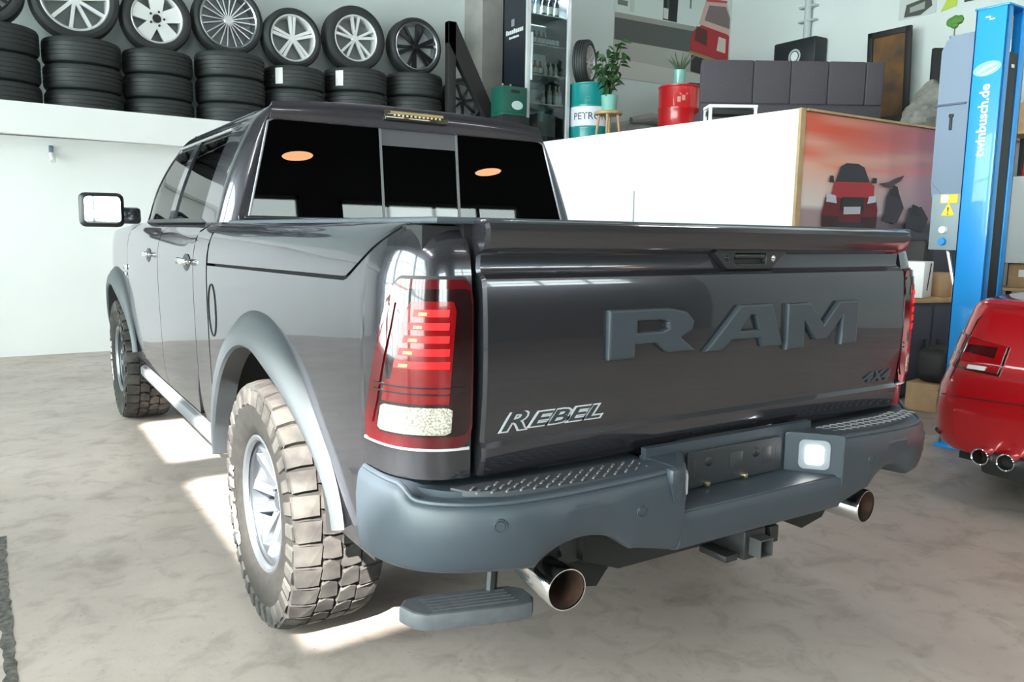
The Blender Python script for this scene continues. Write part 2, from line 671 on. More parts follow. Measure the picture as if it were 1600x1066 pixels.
struct(deck.build('floor_gallery', mat('gallery_floor', (0.35, 0.33, 0.31), 0.6, noise=(5, 4, .3, .7)), smooth=0, fix=True))
part = MB()
part.prism([(PX_NEAR, 3.40), (PX_NEAR + .10, 3.40), (PX_FAR + .10, 8.25), (PX_FAR, 8.25)], 0, 2.485, PZ)
wp = struct(part.build('wall_partition', mat('partition_white', (0.82, 0.84, 0.85), 0.55, noise=(0.7, 3, .3, .7), col2=(0.79, 0.81, 0.82)), smooth=0, fix=True))
MB().box((PX_NEAR - .135, 5.42, 0.95), (0.01, 0.012, 1.75), rot=Matrix.Rotation(0.0618, 3, 'Z')).build('panel_joint', mat('joint_grey', (.45, .46, .46), .7), wp, smooth=0)
MB().box(((4.5 + X1) / 2, 3.46, 1.24), (X1 - 4.5, 0.12, 2.47)).build('wall_poster', mat('poster_wall_board', (0.6, 0.6, 0.58), 0.7, noise=(4, 3, .3, .7)), smooth=0)
struct(bpy.data.objects['wall_poster'])
struct(MB().box((4.43, 3.385, 1.245), (0.07, 0.03, 2.49), 0.004).build('trim_6', WOOD, smooth=0))
struct(MB().box(((4.47 + X1) / 2, 3.40, 2.478), (X1 - 4.47, 0.10, 0.02)).build('trim_7', WOOD, smooth=0))
struct(MB().box((4.35, 8.75, CEIL / 2 + 1.2), (0.46, 0.5, CEIL - 2.4)).build('wall_pillar', CONC, smooth=0))

# strip lamps added out of view to light the hall from above
LAMPW = mat('added_lamp_glow', (0.9, 0.9, 0.88), 0.5, emit=((1, 0.97, 0.92), 6.0))
for i, (lx, ly) in enumerate([(1.2, -5.0), (4.6, -5.0), (1.8, 0.6), (6.6, -1.2), (6.6, 5.6), (1.2, 5.4)]):
    t = thing('added_strip_lamp', 'long white strip lamp added out of view under the roof', 'lamp', (lx, ly, CEIL - 0.45), 0, 'added strip lamps under the roof')
    MB().box((0, 0, 0.05), (1.6, 0.22, 0.08), 0.01).build('housing', WHITE, t)
    MB().box((0, 0, 0.0), (1.5, 0.16, 0.025), 0.008).build('diffuser', LAMPW, t)
    mb = MB()
    for s in (-.6, .6):
        mb.cyl((s, 0, 0.08), (s, 0, 0.46), 0.006, n=6)
    mb.build('hanger', FRAMEM, t)
    d = bpy.data.lights.new('added_strip_light', 'AREA')
    d.shape = 'RECTANGLE'
    d.size, d.size_y = 1.5, 0.16
    d.energy = 6
    d.color = (1.0, 0.97, 0.93)
    o = bpy.data.objects.new('added_strip_light', d)
    COL.objects.link(o)
    o.parent = t
    o.location = (0, 0, -0.03)

# ================================================================== the pickup truck
truck = thing('pickup_truck', 'dark grey crew cab pickup truck with chunky off-road tyres parked on the concrete', 'truck', (0, 0, 0))
P_Z = catmull([.38, .45, .50, .60, .75, .95, 1.10, 1.20, 1.28, 1.32, 1.345, 1.365, 1.374],
              [.88, .93, .952, .972, .982, .988, .990, .987, .976, .962, .942, .915, .885])
G_Z = catmull([1.36, 1.40, 1.46, 1.60, 1.75, 1.82, 1.85, 1.87], [.925, .912, .895, .848, .782, .742, .715, .685])
# plan path round the rear corner: (half width, y)
_pp = [(.822, .118), (.868, .124), (.910, .142), (.944, .172), (.966, .212), (.978, .262), (.984, .33), (.985, .42), (.985, .6), (.985, 2.0)]
_cum = [0]
for a, b in zip(_pp, _pp[1:]):
    _cum.append(_cum[-1] + math.dist(a, b))
PQ = catmull(_cum, [p[0] for p in _pp])
PYc = catmull(_cum, [p[1] for p in _pp])
PLEN = _cum[-1]
_ts = np.linspace(0, PLEN, 2000)
_ys = PYc(_ts)


def t_at_y(y):
    return float(np.interp(y, _ys, _ts))


def bed_pt(s, t, z, off=0.0):
    """point on the bed side skin; s=-1 left, t along the plan path, z height, off outwards"""
    q, y = float(PQ(t)), float(PYc(t))
    dq, dy = float(PQ(t + .004) - PQ(t - .004)), float(PYc(t + .004) - PYc(t - .004))
    l = math.hypot(dq, dy) + 1e-9
    nx, ny = dy / l, -dq / l              # outward normal in (q, y)
    d = float(P_Z(z)) - .985 + off
    return (s * (q + nx * d), y + ny * d, z)


def patch(name, fn, ua, ub, nu, nv, material, parent, thick=0.012, flip=False, smooth=35):
    A = np.array([[fn(u, v) for v in np.linspace(0, 1, nv)] for u in np.linspace(ua, ub, nu)])
    return MB().grid(A, thick, flip).build(name, material, parent, smooth)


AY, AZ, AR = 1.24, 0.42, 0.56


def zlow(y):
    if y < .345:
        return .786
    base = .53 if y < AY else .50
    ar = .60 if y < AY else AR
    d = ar * ar - (y - AY) ** 2
    if d > 0:
        return max(base, AZ + math.sqrt(d))
    return base


def zseam(y):
    if y > .47:
        return 1.204 + (1.79 - y) * .018
    k = (.47 - y) / (.47 - .19)
    z0 = 1.204 + (1.79 - .47) * .018
    return z0 + (1.40 - z0) * (0.12 * k + 0.88 * k ** 1.15)


ZT = 1.374
SHADEBLK = mat('shade_black', (0.004, 0.004, 0.004), 0.9)  # near-black for pieces that stand in for deep shade
for s in (-1, 1):
    # main side skin, built in columns along the path
    ts = np.concatenate([np.linspace(0, t_at_y(.344), 26), np.linspace(t_at_y(.346), t_at_y(AY - .602), 14),
                         np.linspace(t_at_y(AY - .60), t_at_y(AY + AR), 60), np.linspace(t_at_y(AY + AR + .002), t_at_y(1.992), 10)])
    A = []
    for t in ts:
        y = float(PYc(t))
        z0, z1 = zlow(y), min(ZT, zseam(y) - .005)
        k = np.linspace(0, 1, 26)
        A.append([bed_pt(s, t, z0 + (z1 - z0) * v) for v in k])
    side = MB().grid(np.array(A), 0.014, flip=(s < 0)).build('bed_side_panel', PAINT, truck)
    # storage bin lid above the curved seam
    A = []
    for t in np.linspace(t_at_y(.212), t_at_y(1.985), 70):
        y = float(PYc(t))
        z0 = min(zseam(y) + .006, ZT - .001)
        A.append([bed_pt(s, t, z0 + (ZT - z0) * v) for v in np.linspace(0, 1, 14)])
    lid = MB().grid(np.array(A), 0.014, flip=(s < 0)).build('bin_lid', PAINT, truck)
    # dark sheet added so that the seams look shaded
    A = [[bed_pt(s, t, z, -.03) for z in np.linspace(1.06, 1.37, 8)] for t in np.linspace(0.0, t_at_y(1.98), 40)]
    MB().grid(np.array(A), 0.02, flip=(s < 0)).build('seam_shade_sheet', SHADEBLK, truck)
    # fuel door (left) with raised oval outline
    if s < 0:
        mb = MB()
        pts = []
        for i in range(40):
            a = 2 * PI * i / 40
            yy = 1.915 + .062 * math.cos(a) * (1 if True else 1)
            zz = 1.02 + .105 * math.sin(a)
            pts.append(bed_pt(s, t_at_y(yy), zz, .002))
        mb.tube(pts + pts[:1], .0022, 6)
        mb.build('fuel_door_seam', mat('seam_dark', (.02, .02, .02), .6), truck)
        c0 = bed_pt(s, t_at_y(1.905), 1.02)
        MB().box((c0[0], 1.862, 1.02), (.004, .016, .03), .001).build('fuel_door_latch', BLACKPL, truck)
    # wheel flare
    def flare(cy, cz, ro, ri, a0, a1, name='wheel_flare'):
        A = []
        for a in np.linspace(math.radians(a0), math.radians(a1), 54):
            row = []
            dg = math.degrees(a)
            kt = min(1, max(0, (dg - 105) / 64)) if dg > 90 else .8 * min(1, max(0, (34 - dg) / 40))
            kt = kt * kt * (3 - 2 * kt)
            for k, (rr, xo) in enumerate([(ro, .984), (ro - .006, .998), (ro - .03, 1.018), (ro - .06, 1.036), (ri + .03, 1.044), (ri + .008, 1.040), (ri, 1.03), (ri, .96)]):
                # the flare gets slimmer towards its lower ends
                rr = ro - (ro - rr) * (1 - .74 * kt)
                xo = .978 + (xo - .978) * (1 - .55 * kt) if xo > .97 else xo
                rr += .09 * kt ** 4 if dg > 90 else .02 * kt
                zc = cz + rr * math.sin(a)
                row.append((s * xo, cy + rr * math.cos(a), zc))
            A.append(row)
        return MB().grid(np.array(A), 0.006, flip=(s < 0)).build(name, FLAREM, truck)
    flare(AY, AZ, .660, .535, 2, 169)
    # wheel well
    mb = MB()
    A = []
    for a in np.linspace(math.radians(4), math.radians(172), 30):
        A.append([(s * xx, AY + .585 * math.cos(a), AZ + .585 * math.sin(a)) for xx in np.linspace(.97, .62, 3)])
    mb.grid(np.array(A), 0.01)
    mb.box((s * .61, AY, .72), (.02, 1.1, .62))
    mb.build('wheel_well', UNDER, truck)

# tonneau cover and bed box
MB().box((0, 1.06, 1.372), (1.80, 1.84, .016), .006).build('tonneau_cover', GRAYPL, truck)
mb = MB()
mb.box((0, 1.07, .98), (1.20, 1.82, .74))
mb.box((0, 1.07, 1.19), (1.84, 1.80, .34))
mb.build('bed_box', UNDER, truck, smooth=0)

# ------------------------------------------------------------------ tailgate
TG = [(.30, 1.366), (.14, 1.376), (.104, 1.375), (.086, 1.368), (.079, 1.357), (.080, 1.347), (.088, 1.318), (.094, 1.311), (.116, 1.304), (.122, 1.297), (.124, 1.268),
      (.120, 1.258), (.104, 1.250), (.097, 1.243), (.092, 1.22), (.087, 1.15), (.085, 1.06), (.087, .98), (.093, .92), (.098, .878), (.098, .868),
      (.094, .862), (.090, .856), (.090, .835), (.100, .80), (.112, .786), (.135, .780), (.25, .780)]


def tgy(z):
    zs = [p[1] for p in TG[3:26]][::-1]
    ys = [p[0] for p in TG[3:26]][::-1]
    return float(np.interp(z, zs, ys))


A = []
for xx in np.concatenate([[-.806, -.803], np.linspace(-.798, .798, 24), [.803, .806]]):
    e = max(0, abs(xx) - .798) / .008
    A.append([(xx, y + e * .006, z - (e * .003 if z > 1.2 else -e * .003)) for y, z in TG])
tail = MB().grid(np.array(A), 0.0, flip=True)
n = len(TG)
tail.F.append(tuple(range(n)))
tail.F.append(tuple(len(tail.V) - 1 - i for i in range(n)))
tg = tail.build('tailgate', PAINT, truck, smooth=28)
# raised block letters
def xz(x0, z0, y):
    return frame((x0, y, z0), (1, 0, 0), (0, 0, 1))


LETTER = mat('matte_dark_letters', (0.035, 0.045, 0.055), 0.38)
def scaled(pts, w, h):
    return [(a * w, b * h) for a, b in pts]


Rl = [[(0, 0.0), (.29, 0), (.29, .28), (.52, .28), (.66, .06), (1.0, .06), (.82, .36), (.95, .50), (.97, .70), (.88, .90), (.68, 1.0), (0, 1.0)],
      [(.31, .52), (.31, .76), (.58, .76), (.66, .70), (.66, .58), (.58, .52)]]
Al = [[(0, 0.04), (.22, .04), (.33, .25), (.70, .25), (.74, .04), (1.0, .04), (.84, 1.0), (.42, 1.0)], [(.44, .44), (.56, .76), (.63, .76), (.68, .44)]]
Ml = [[(0, 0), (.235, 0), (.235, .60), (.40, .16), (.56, .16), (.77, .66), (.77, 0), (1.0, 0), (1.0, 1.0), (.71, 1.0), (.50, .50), (.30, 1.0), (0, 1.0)]]
for nm, sp, x0, x1, z0, z1 in (('letter_r', Rl, -.459, -.160, 1.038, 1.162), ('letter_a', Al, -.128, .188, 1.032, 1.160), ('letter_m', Ml, .206, .538, 1.022, 1.157)):
    curve_mesh(nm, [scaled(p, x1 - x0, z1 - z0) for p in sp], .004, .006, LETTER, tg, xz(x0, z0, .081))
SILV = mat('decal_silver', (0.62, 0.64, 0.66), 0.35, 0.3)
DECALD = mat('decal_dark', (0.03, 0.036, 0.042), 0.4)
yb = tgy(.91) - .002
for nm, m_, off, dy in (('decal_outline', SILV, .0042, 0.0), ('decal_lettering', DECALD, .0008, .0012)):
    b = text_mesh(nm, 'R', .062, m_, tg, xz(-.728, .9105, yb - dy) @ Matrix.Diagonal((1.85, 1, 1, 1)), .0006, .38, off)
    b = text_mesh(nm, 'EBEL', .045, m_, tg, xz(-.575, .9085, yb - dy) @ Matrix.Diagonal((2.2, 1, 1, 1)), .0006, .38, off, space=1.06)
text_mesh('four_by_four_badge', '4X4', .050, LETTER, tg, xz(.685, .900, tgy(.90) - .003) @ Matrix.Diagonal((1.55, 1, 1, 1)), .003, .35, .001)
# handle with camera and lock
mb = MB()
hb = [(-.075, 1.300), (-.055, 1.314), (.205, 1.314), (.222, 1.300), (.160, 1.256), (-.02, 1.256)]
curve_mesh('handle_bezel', [[(a, b) for a, b in hb], rrect(.005, .135, 1.272, 1.300, .008)], .010, .004, mat('handle_black', (.016, .019, .020), .3), tg, xz(0, 0, .118))
MB().box((.07, .127, 1.286), (.135, .012, .034)).build('handle_recess', BLACKPL, tg)
MB().box((.07, .112, 1.292), (.125, .014, .012), .004).build('handle_grip', mat('handle_black', (.016, .019, .020), .3), tg)
for cx in (-.025, .165):
    mb = MB()
    mb.lathe([(.0, .0), (.009, .0), (.009, .004), (.006, .006), (.0, .006)], 16, Matrix.Translation((cx, .108, 1.286)) @ Matrix.Rotation(PI / 2, 4, 'X'))
    mb.build('handle_lock' if cx > 0 else 'rear_camera', CHROME if cx > 0 else mat('lens_black', (.01, .01, .012), .08), tg)

# dark strip standing in for shade between tailgate and the corners
for s in (-1, 1):
    MB().box((s * .816, .20, 1.08), (.02, .10, .60)).build('gap_shade_strip', SHADEBLK, truck)

# ------------------------------------------------------------------ tail lights
LENSRED = mat('lens_deep_red', (0.075, 0.0005, 0.003), 0.12, coat=0.7)
LENSDK = mat('lens_smoked_red', (0.010, 0.0005, 0.0015), 0.12, coat=0.7)
LENSBR = mat('lens_bright_red', (0.12, 0.0005, 0.002), 0.15, coat=0.4, emit=((1.0, 0.008, 0.012), 0.04))
LEDON = mat('led_red', (0.3, 0.003, 0.005), 0.3, emit=((1.0, 0.012, 0.012), 0.26))
LENSWH = mat('lens_clear', (0.62, 0.58, 0.50), 0.15, 0.2, coat=1.0, noise=(220, 2, .38, .62), col2=(.26, .23, .18))
LEDHOT = mat('led_hot', (1.0, 0.25, 0.08), 0.2, emit=((1.0, 0.16, 0.04), 0.6))


def yout(z):
    return .212 + (1.225 - z) * .33


def lamp_patch(name, s, a, b, z0, z1, off, m_, parent, thick=.006, nu=20, nv=20, round_=0.0):
    """patch of the lamp between fractions a..b (0 = tailgate edge, 1 = outer edge); corners cut by round_"""
    A = []
    for u in np.linspace(0, 1, nu):
        row = []
        for v in np.linspace(0, 1, nv):
            uu, vv = u, v
            if round_:
                du = max(0, round_ - min(u, 1 - u)) / round_
                k = (1 - math.sqrt(max(0, 1 - du * du))) * round_
                vv = k + v * (1 - 2 * k)
            z = z0 + (z1 - z0) * vv
            f = a + (b - a) * uu
            t = t_at_y(yout(z)) * f + .002
            row.append(bed_pt(s, t, z, off))
        A.append(row)
    return MB().grid(np.array(A), thick, flip=(s < 0)).build(name, m_, parent)


for s in (-1, 1):
    base = lamp_patch('tail_light', s, .0, 1.0, .862, 1.243, .012, LENSRED, truck, .014, 28, 28, .12)
    base['label'] = 'red wrap-around tail light with LED bars and clear reversing lamp'
    lamp_patch('lamp_gasket', s, .0, 1.035, .854, 1.250, .005, BLACKPL, base, .006, 28, 28, .12)
    lamp_patch('chrome_edge', s, .02, .97, .856, .8625, .011, SILV, base, .006, 24, 3)
    lamp_patch('smoked_frame', s, .02, .80, .890, 1.222, .0150, LENSDK, base, .006, 24, 24, .10)
    lamp_patch('marker_strip', s, .83, .95, .905, 1.19, .0155, LENSRED, base, .006, 6, 20, .2)
    lamp_patch('inner_lens', s, .20, .70, .975, 1.195, .0165, LENSBR, base, .006, 18, 20, .10)
    lamp_patch('reflector', s, .20, .76, .965, 1.015, .0170, LENSBR, base, .006, 14, 6)
    for i in range(5):
        z = 1.045 + i * .029
        lamp_patch('led_bar', s, .22 + .012 * i, .69 - .02 * i, z, z + .016, .0185, LEDON, base, .006, 14, 4)
        lamp_patch('led_spot', s, .56 - .02 * i, .64 - .02 * i, z + .003, z + .010, .0195, LEDHOT, base, .006, 6, 3)
    for z in (.985, 1.0):
        lamp_patch('dark_line', s, .06, .90, z, z + .0045, .0178, LENSDK, base, .005, 14, 3)
    lamp_patch('reversing_lamp', s, .17, .76, .895, .957, .0175, LENSWH, base, .006, 18, 12, .10)

# ------------------------------------------------------------------ rear bumper
def bump_section(zt, zb, n=16):
    """(offset outwards, z) from the top inner edge over the lip and down the face"""
    return [(-.10, zt + .002), (-.04, zt + .002), (-.022, zt), (-.010, zt - .006), (-.003, zt - .016), (0, zt - .032), (.004, (zt * .7 + zb * .3)), (.003, (zt * .4 + zb * .6)),
            (-.004, zb + .03), (-.010, zb + .012), (-.020, zb + .003), (-.035, zb), (-.10, zb)]


# plan path of the outer face (half width, y)
_bp = [(.315, -.062), (.42, -.060), (.55, -.053), (.70, -.036), (.80, -.012), (.88, .030), (.94, .085), (.975, .150), (.992, .22), (.998, .29), (.999, .365)]
_bc = [0]
for a, b in zip(_bp, _bp[1:]):
    _bc.append(_bc[-1] + math.dist(a, b))
BQ = catmull(_bc, [p[0] for p in _bp])
BY = catmull(_bc, [p[1] for p in _bp])
BL = _bc[-1]


def b_zt(q, y):
    z = .748 + min(.6, max(0, .95 - q)) / .6 * .026
    k = min(1, max(0, (y - .125) / .06))                  # ear on the side
    k = k * k * (3 - 2 * k)
    return z * (1 - k) + .777 * k


def b_zb(q, y):
    z = .592 - .03 * max(0, (.45 - q)) / .13
    if y > .0:
        z = .592 - .035 * min(1, y / .3)
    # cut-out over the exhaust
    d = abs(q - .60) / .13
    if d < 1:
        z += .055 * (1 - d * d) ** .8
    return z


bumper = None
for s in (-1, 1):
    A = []
    for t in np.linspace(0, BL, 90):
        q, y = float(BQ(t)), float(BY(t))
        dq, dy = float(BQ(t + .003) - BQ(t - .003)), float(BY(t + .003) - BY(t - .003))
        l = math.hypot(dq, dy) + 1e-9
        nx, ny = dy / l, -dq / l
        sec = bump_section(b_zt(q, y), b_zb(q, y))
        A.append([(s * (q + nx * o), y + ny * o, z) for o, z in sec])
    mb = MB().grid(np.array(A), 0.012, flip=(s > 0))
    if bumper is None:
        root_b = thing('rear_bumper', '', '', (0, 0, 0))
        for k in ('label', 'category'):
            del root_b[k]
        root_b.parent = truck
        bumper = root_b
    mb.build('bumper_wing', GRAYPL, bumper)
    # raised lip along the top edge
    lip = []
    for t in np.linspace(.02, BL - .01, 60):
        q, y = float(BQ(t)), float(BY(t))
        dq, dy = float(BQ(t + .003) - BQ(t - .003)), float(BY(t + .003) - BY(t - .003))
        l = math.hypot(dq, dy) + 1e-9
        k = min(1, max(0, (y - .06) / .10))
        lip.append((s * (q - dy / l * .016), y + dq / l * .016, b_zt(q, y) - .001))
    MB().tube(lip, .0070, 8).build('bumper_lip', GRAYPL, bumper)
    # top step shelf
    sh = []
    for t in np.linspace(0, BL, 60):
        q, y = float(BQ(t)), float(BY(t))
        sh.append((s * (q - .035 * (q / 1.0) ** 2), min(y + .05, .30)))
    poly = sh + [(s * .90, .32), (s * .80, .20), (s * .315, .20)]
    MB().prism(poly, .70, .7655, PZ).build('step_shelf', GRAYPL, bumper, fix=True)
    # dark non-slip pad
    pad = [(.345, .085), (.345, -.008), (.55, -.004), (.70, .012), (.79, .036), (.855, .075), (.875, .115), (.80, .112)]
    MB().prism([(s * a, b) for a, b in pad], .757, .7705, PZ).build('step_pad', PADPL, bumper, fix=True)
    # wavy grip ridges on the pad
    mb = MB()
    for i in range(15):
        for j in range(3):
            a = .375 + i * .033
            b = .012 + j * .026 + .05 * max(0, (a - .62) / .24) ** 2
            if b > .088 or a > .84:
                continue
            mb.tube([(s * (a - .010), b + .008, .7715), (s * (a - .003), b + .004, .7735), (s * (a + .003), b - .002, .7735), (s * (a + .010), b - .006, .7715)], .0026, 6)
    mb.build('pad_ridges', mat('ridge_grey', (.20, .20, .215), .4), bumper)
    # parking sensors
    for (q, z) in ((.815, .708), (.452, .694)):
        t = float(np.interp(q, [float(BQ(k)) for k in np.linspace(0, BL, 300)], np.linspace(0, BL, 300)))
        y = float(BY(t))
        dq, dy = float(BQ(t + .003) - BQ(t - .003)), float(BY(t + .003) - BY(t - .003))
        nrm = Vector((s * dy, -dq, 0)).normalized()
        M = Matrix.Translation(Vector((s * q, y, z)) + nrm * .002) @ nrm.to_track_quat('Z', 'Y').to_matrix().to_4x4()
        mb = MB().lathe([(0, .003), (.010, .003), (.0115, .001), (.013, .001), (.0135, .0035), (.015, .0035), (.0165, .0), (.0165, -.006)], 20, M)
        mb.build('parking_sensor', GRAYPL, bumper)

# centre section: lower beam, recess floor, back plate, side walls
mb = MB()
sec = [(.06, .668), (-.035, .664), (-.052, .660), (-.060, .648), (-.062, .62), (-.060, .585), (-.052, .568), (-.03, .560), (.05, .560)]
A = np.array([[(xx, y, z) for y, z in sec] for xx in np.linspace(-.322, .322, 12)])
mb.grid(A, 0.01, flip=True)
mb.build('centre_beam', GRAYPL, bumper)
mb = MB()
mb.box((0, .010, .655), (.62, .12, .02), .004)
mb.build('recess_floor', GRAYPL, bumper)
mb = MB()
mb.box((0, .075, .72), (.66, .02, .16))
mb.build('recess_back', GRAYPL, bumper)
for s in (-1, 1):
    # slanted side wall with a square lamp
    P0 = Vector((s * .325, -.060, .0))
    P1 = Vector((s * .215, .066, .0))
    ax = (P1 - P0).normalized() if s < 0 else (P0 - P1).normalized()
    org = P0 if s < 0 else P1
    Mw = frame((org.x, org.y, 0), ax, (0, 0, 1))
    Lw = (P1 - P0).length
    mb = MB()
    V = rrect(0, Lw, .655, .782, .012)
    side_o = curve_mesh('recess_side', [V], .006, .003, GRAYPL, bumper, Mw)
    # fill behind
    MB().prism([(P0.x, P0.y + .012), (P1.x, P1.y), (s * .33, .09)], .60, .778, PZ).build('recess_corner', GRAYPL, bumper, fix=True)
    c = Lw / 2
    curve_mesh('lamp_bezel', [rrect(c - .044, c + .044, .676, .764, .018)], .004, .002, mat('bezel_grey', (.22, .24, .27), .4), bumper, Mw @ Matrix.Translation((0, 0, .009)))
    curve_mesh('plate_lamp', [rrect(c - .025, c + .025, .692, .748, .010)], .004, .003, mat('plate_lamp_lens', (.9, .9, .88), .2, emit=((1, 1, .97), 3.0)) if s > 0 else mat('plate_lamp_lens_off', (.6, .6, .58), .2), bumper, Mw @ Matrix.Translation((0, 0, .014)))
# number plate carrier with two bolts, two clips and embossing
pc = curve_mesh('plate_carrier', [rrect(-.19, .19, .672, .772, .012)], .003, .002, mat('plate_black', (.022, .026, .03), .45), bumper, xz(0, 0, .060))
for cx in (-.11, .08):
    MB().lathe([(0, .004), (.006, .004), (.012, .002), (.014, .0)], 16, Matrix.Translation((cx, .055, .738)) @ Matrix.Rotation(PI / 2, 4, 'X')).build('plate_bolt', mat('dark_bolt', (.05, .05, .05), .4, .8), bumper)
for cx in (-.12, .03):
    mb = MB().lathe([(0, .014), (.007, .013), (.009, .008), (.009, .0)], 16, Matrix.Translation((cx, .055, .679)) @ Matrix.Rotation(PI / 2, 4, 'X'))
    mb.build('brass_clip', mat('brass', (.75, .66, .40), .25, 1.0), bumper)
for (cx, w) in ((-.165, .008), (.0, .05), (.125, .04), (.165, .006)):
    MB().box((cx, .0555, .725), (w, .002, .05), .001).build('embossing', mat('emboss_dark', (.03, .034, .038), .4), bumper)
mb = MB()
mb.box((-.345, -.056, .762), (.045, .035, .046), .012)
mb.prism([(-.366, .748), (-.324, .748), (-.336, .700), (-.354, .700)], -.070, -.04)
mb.build('socket_cover', GRAYPL, bumper)
MB().box((.0, .082, .792), (.30, .01, .012), .002).build('striker_bar', mat('galvanised', (.45, .44, .38), .4, .7, noise=(80, 2, .4, .6), col2=(.15, .14, .12)), bumper)
# black block standing in for the shaded void above bumper, below tailgate
MB().box((0, .26, .70), (1.56, .10, .16)).build('rear_void_block', UNDER, truck, smooth=0)

# exhaust tips
RUST = mat('exhaust_inside', (.07, .03, .015), .8, noise=(20, 3, .3, .7), col2=(.015, .008, .006))
for s in (-1, 1):
    ax = Vector((s * .10, -1, -.02)).normalized()
    M = Matrix.Translation(Vector((s * .597, .035, .492))) @ ax.to_track_quat('Z', 'Y').to_matrix().to_4x4()
    ex = MB().lathe([(.040, -.30), (.050, -.18), (.054, -.10), (.0545, -.004), (.053, .0), (.0505, .0), (.0495, -.006), (.0495, -.02)], 36, M, caps=False).build('exhaust_tip', CHROME, truck)
    MB().lathe([(.0494, -.004), (.0485, -.10), (.044, -.25), (0.040, -.25)], 36, M, caps=False).build('exhaust_bore', RUST, ex)
    MB().lathe([(0, -.14), (.047, -.14), (.047, -.145), (0, -.145)], 24, M).build('exhaust_shade_disc', SHADEBLK, ex)  # black disc painted in for the shade deep inside the pipe

# drop-down bumper step on the left
st = MB()
PS = [(-.78, .60), (-.765, .54), (-.735, .505), (-.48, .425), (-.43, .425), (-.405, .455), (-.40, .52), (-.43, .56), (-.70, .635), (-.75, .635)]
curve_mesh('bumper_step', [PS], .018, .008, mat('step_grey', (.10, .105, .115), .6, noise=(40, 3, .3, .7)), truck, Matrix.Translation((0, 0, .235)))
mb = MB()
for k in range(5):
    mb.box((-.585, .53 + .02 * (k - 2), .2625), (.26, .006, .003), rot=Matrix.Rotation(-.26, 3, 'Z'))
stp = mb.build('step_ribs', mat('step_grey', (.10, .105, .115), .6), truck)
MB().tube([(-.50, .55, .24), (-.46, .60, .34), (-.44, .62, .50)], .018).build('step_arm', BLACKPL, truck)

# hitch, frame, axles, silencers
MB().prism([(-.50, .60), (.50, .60), (.50, .52), (.20, .475), (-.38, .475), (-.50, .52)], .10, .15).build('lower_valance', UNDER, truck, fix=True)
mb = MB()
mb.box((0, .16, .545), (1.10, .07, .07), .006)
mb.box((.02, .10, .50), (.085, .22, .085), .006)
mb.box((.10, .03, .512), (.035, .08, .05), .004)
mb.box((-.06, .05, .470), (.05, .10, .02), .004)
mb.build('tow_hitch', mat('hitch_black', (.015, .015, .016), .45), truck)
MB().lathe([(.031, -.02), (.031, .07), (.036, .07), (.036, -.02)], 4, Matrix.Translation((.02, .02, .50)) @ Matrix.Rotation(PI / 2, 4, 'X') @ Matrix.Rotation(PI / 4, 4, 'Z'), closed=True).build('receiver_tube', mat('hitch_steel', (.12, .12, .12), .4, .6), truck)
mb = MB()
for s in (-1, 1):
    mb = MB().lathe([(.022, -.008), (.030, -.008), (.030, .008), (.022, .008)], 16, Matrix.Translation((s * .13 - .02, .15, .500)), closed=True)
    mb.build('chain_loop', mat('hitch_steel', (.12, .12, .12), .4, .6), truck)
mb = MB()
for s in (-1, 1):
    mb.box((s * .42, 2.9, .56), (.08, 5.2, .14))
    mb.cyl((s * .55, .35, .49), (s * .50, 1.0, .52), .045)
    mb.prism([(s * .30, .56), (s * .62, .56), (s * .52, .44), (s * .42, .42)], .14, .26)
mb.cyl((-.75, AY, .42), (.75, AY, .42), .05)
mb.cyl((-.75, 4.81, .42), (.75, 4.81, .42), .045)
mb.lathe([(0, -.16), (.10, -.12), (.15, 0), (.10, .12), (0, .16)], 20, Matrix.Translation((.05, AY, .42)) @ Matrix.Rotation(PI / 2, 4, 'X'))
mb.box((0, 2.6, .60), (1.3, 2.0, .12))
mb.build('chassis', UNDER, truck, smooth=0)

# ------------------------------------------------------------------ cab and front
FY, FZ = 4.81, 0.42


def body_w(y, z):
    w = float(P_Z(z))
    if y > 4.9:
        w -= .16 * ((y - 4.9) / .9) ** 2
    return w


def green_w(y, z):
    w = float(G_Z(z))
    k = min(1, max(0, (y - 3.7) / .9))
    return w - .09 * k * k * (3 - 2 * k) * (0.4 + 0.6 * (1.87 - z) / .5)


def yrear(z):
    return 2.015 + (z - 1.38) * .11


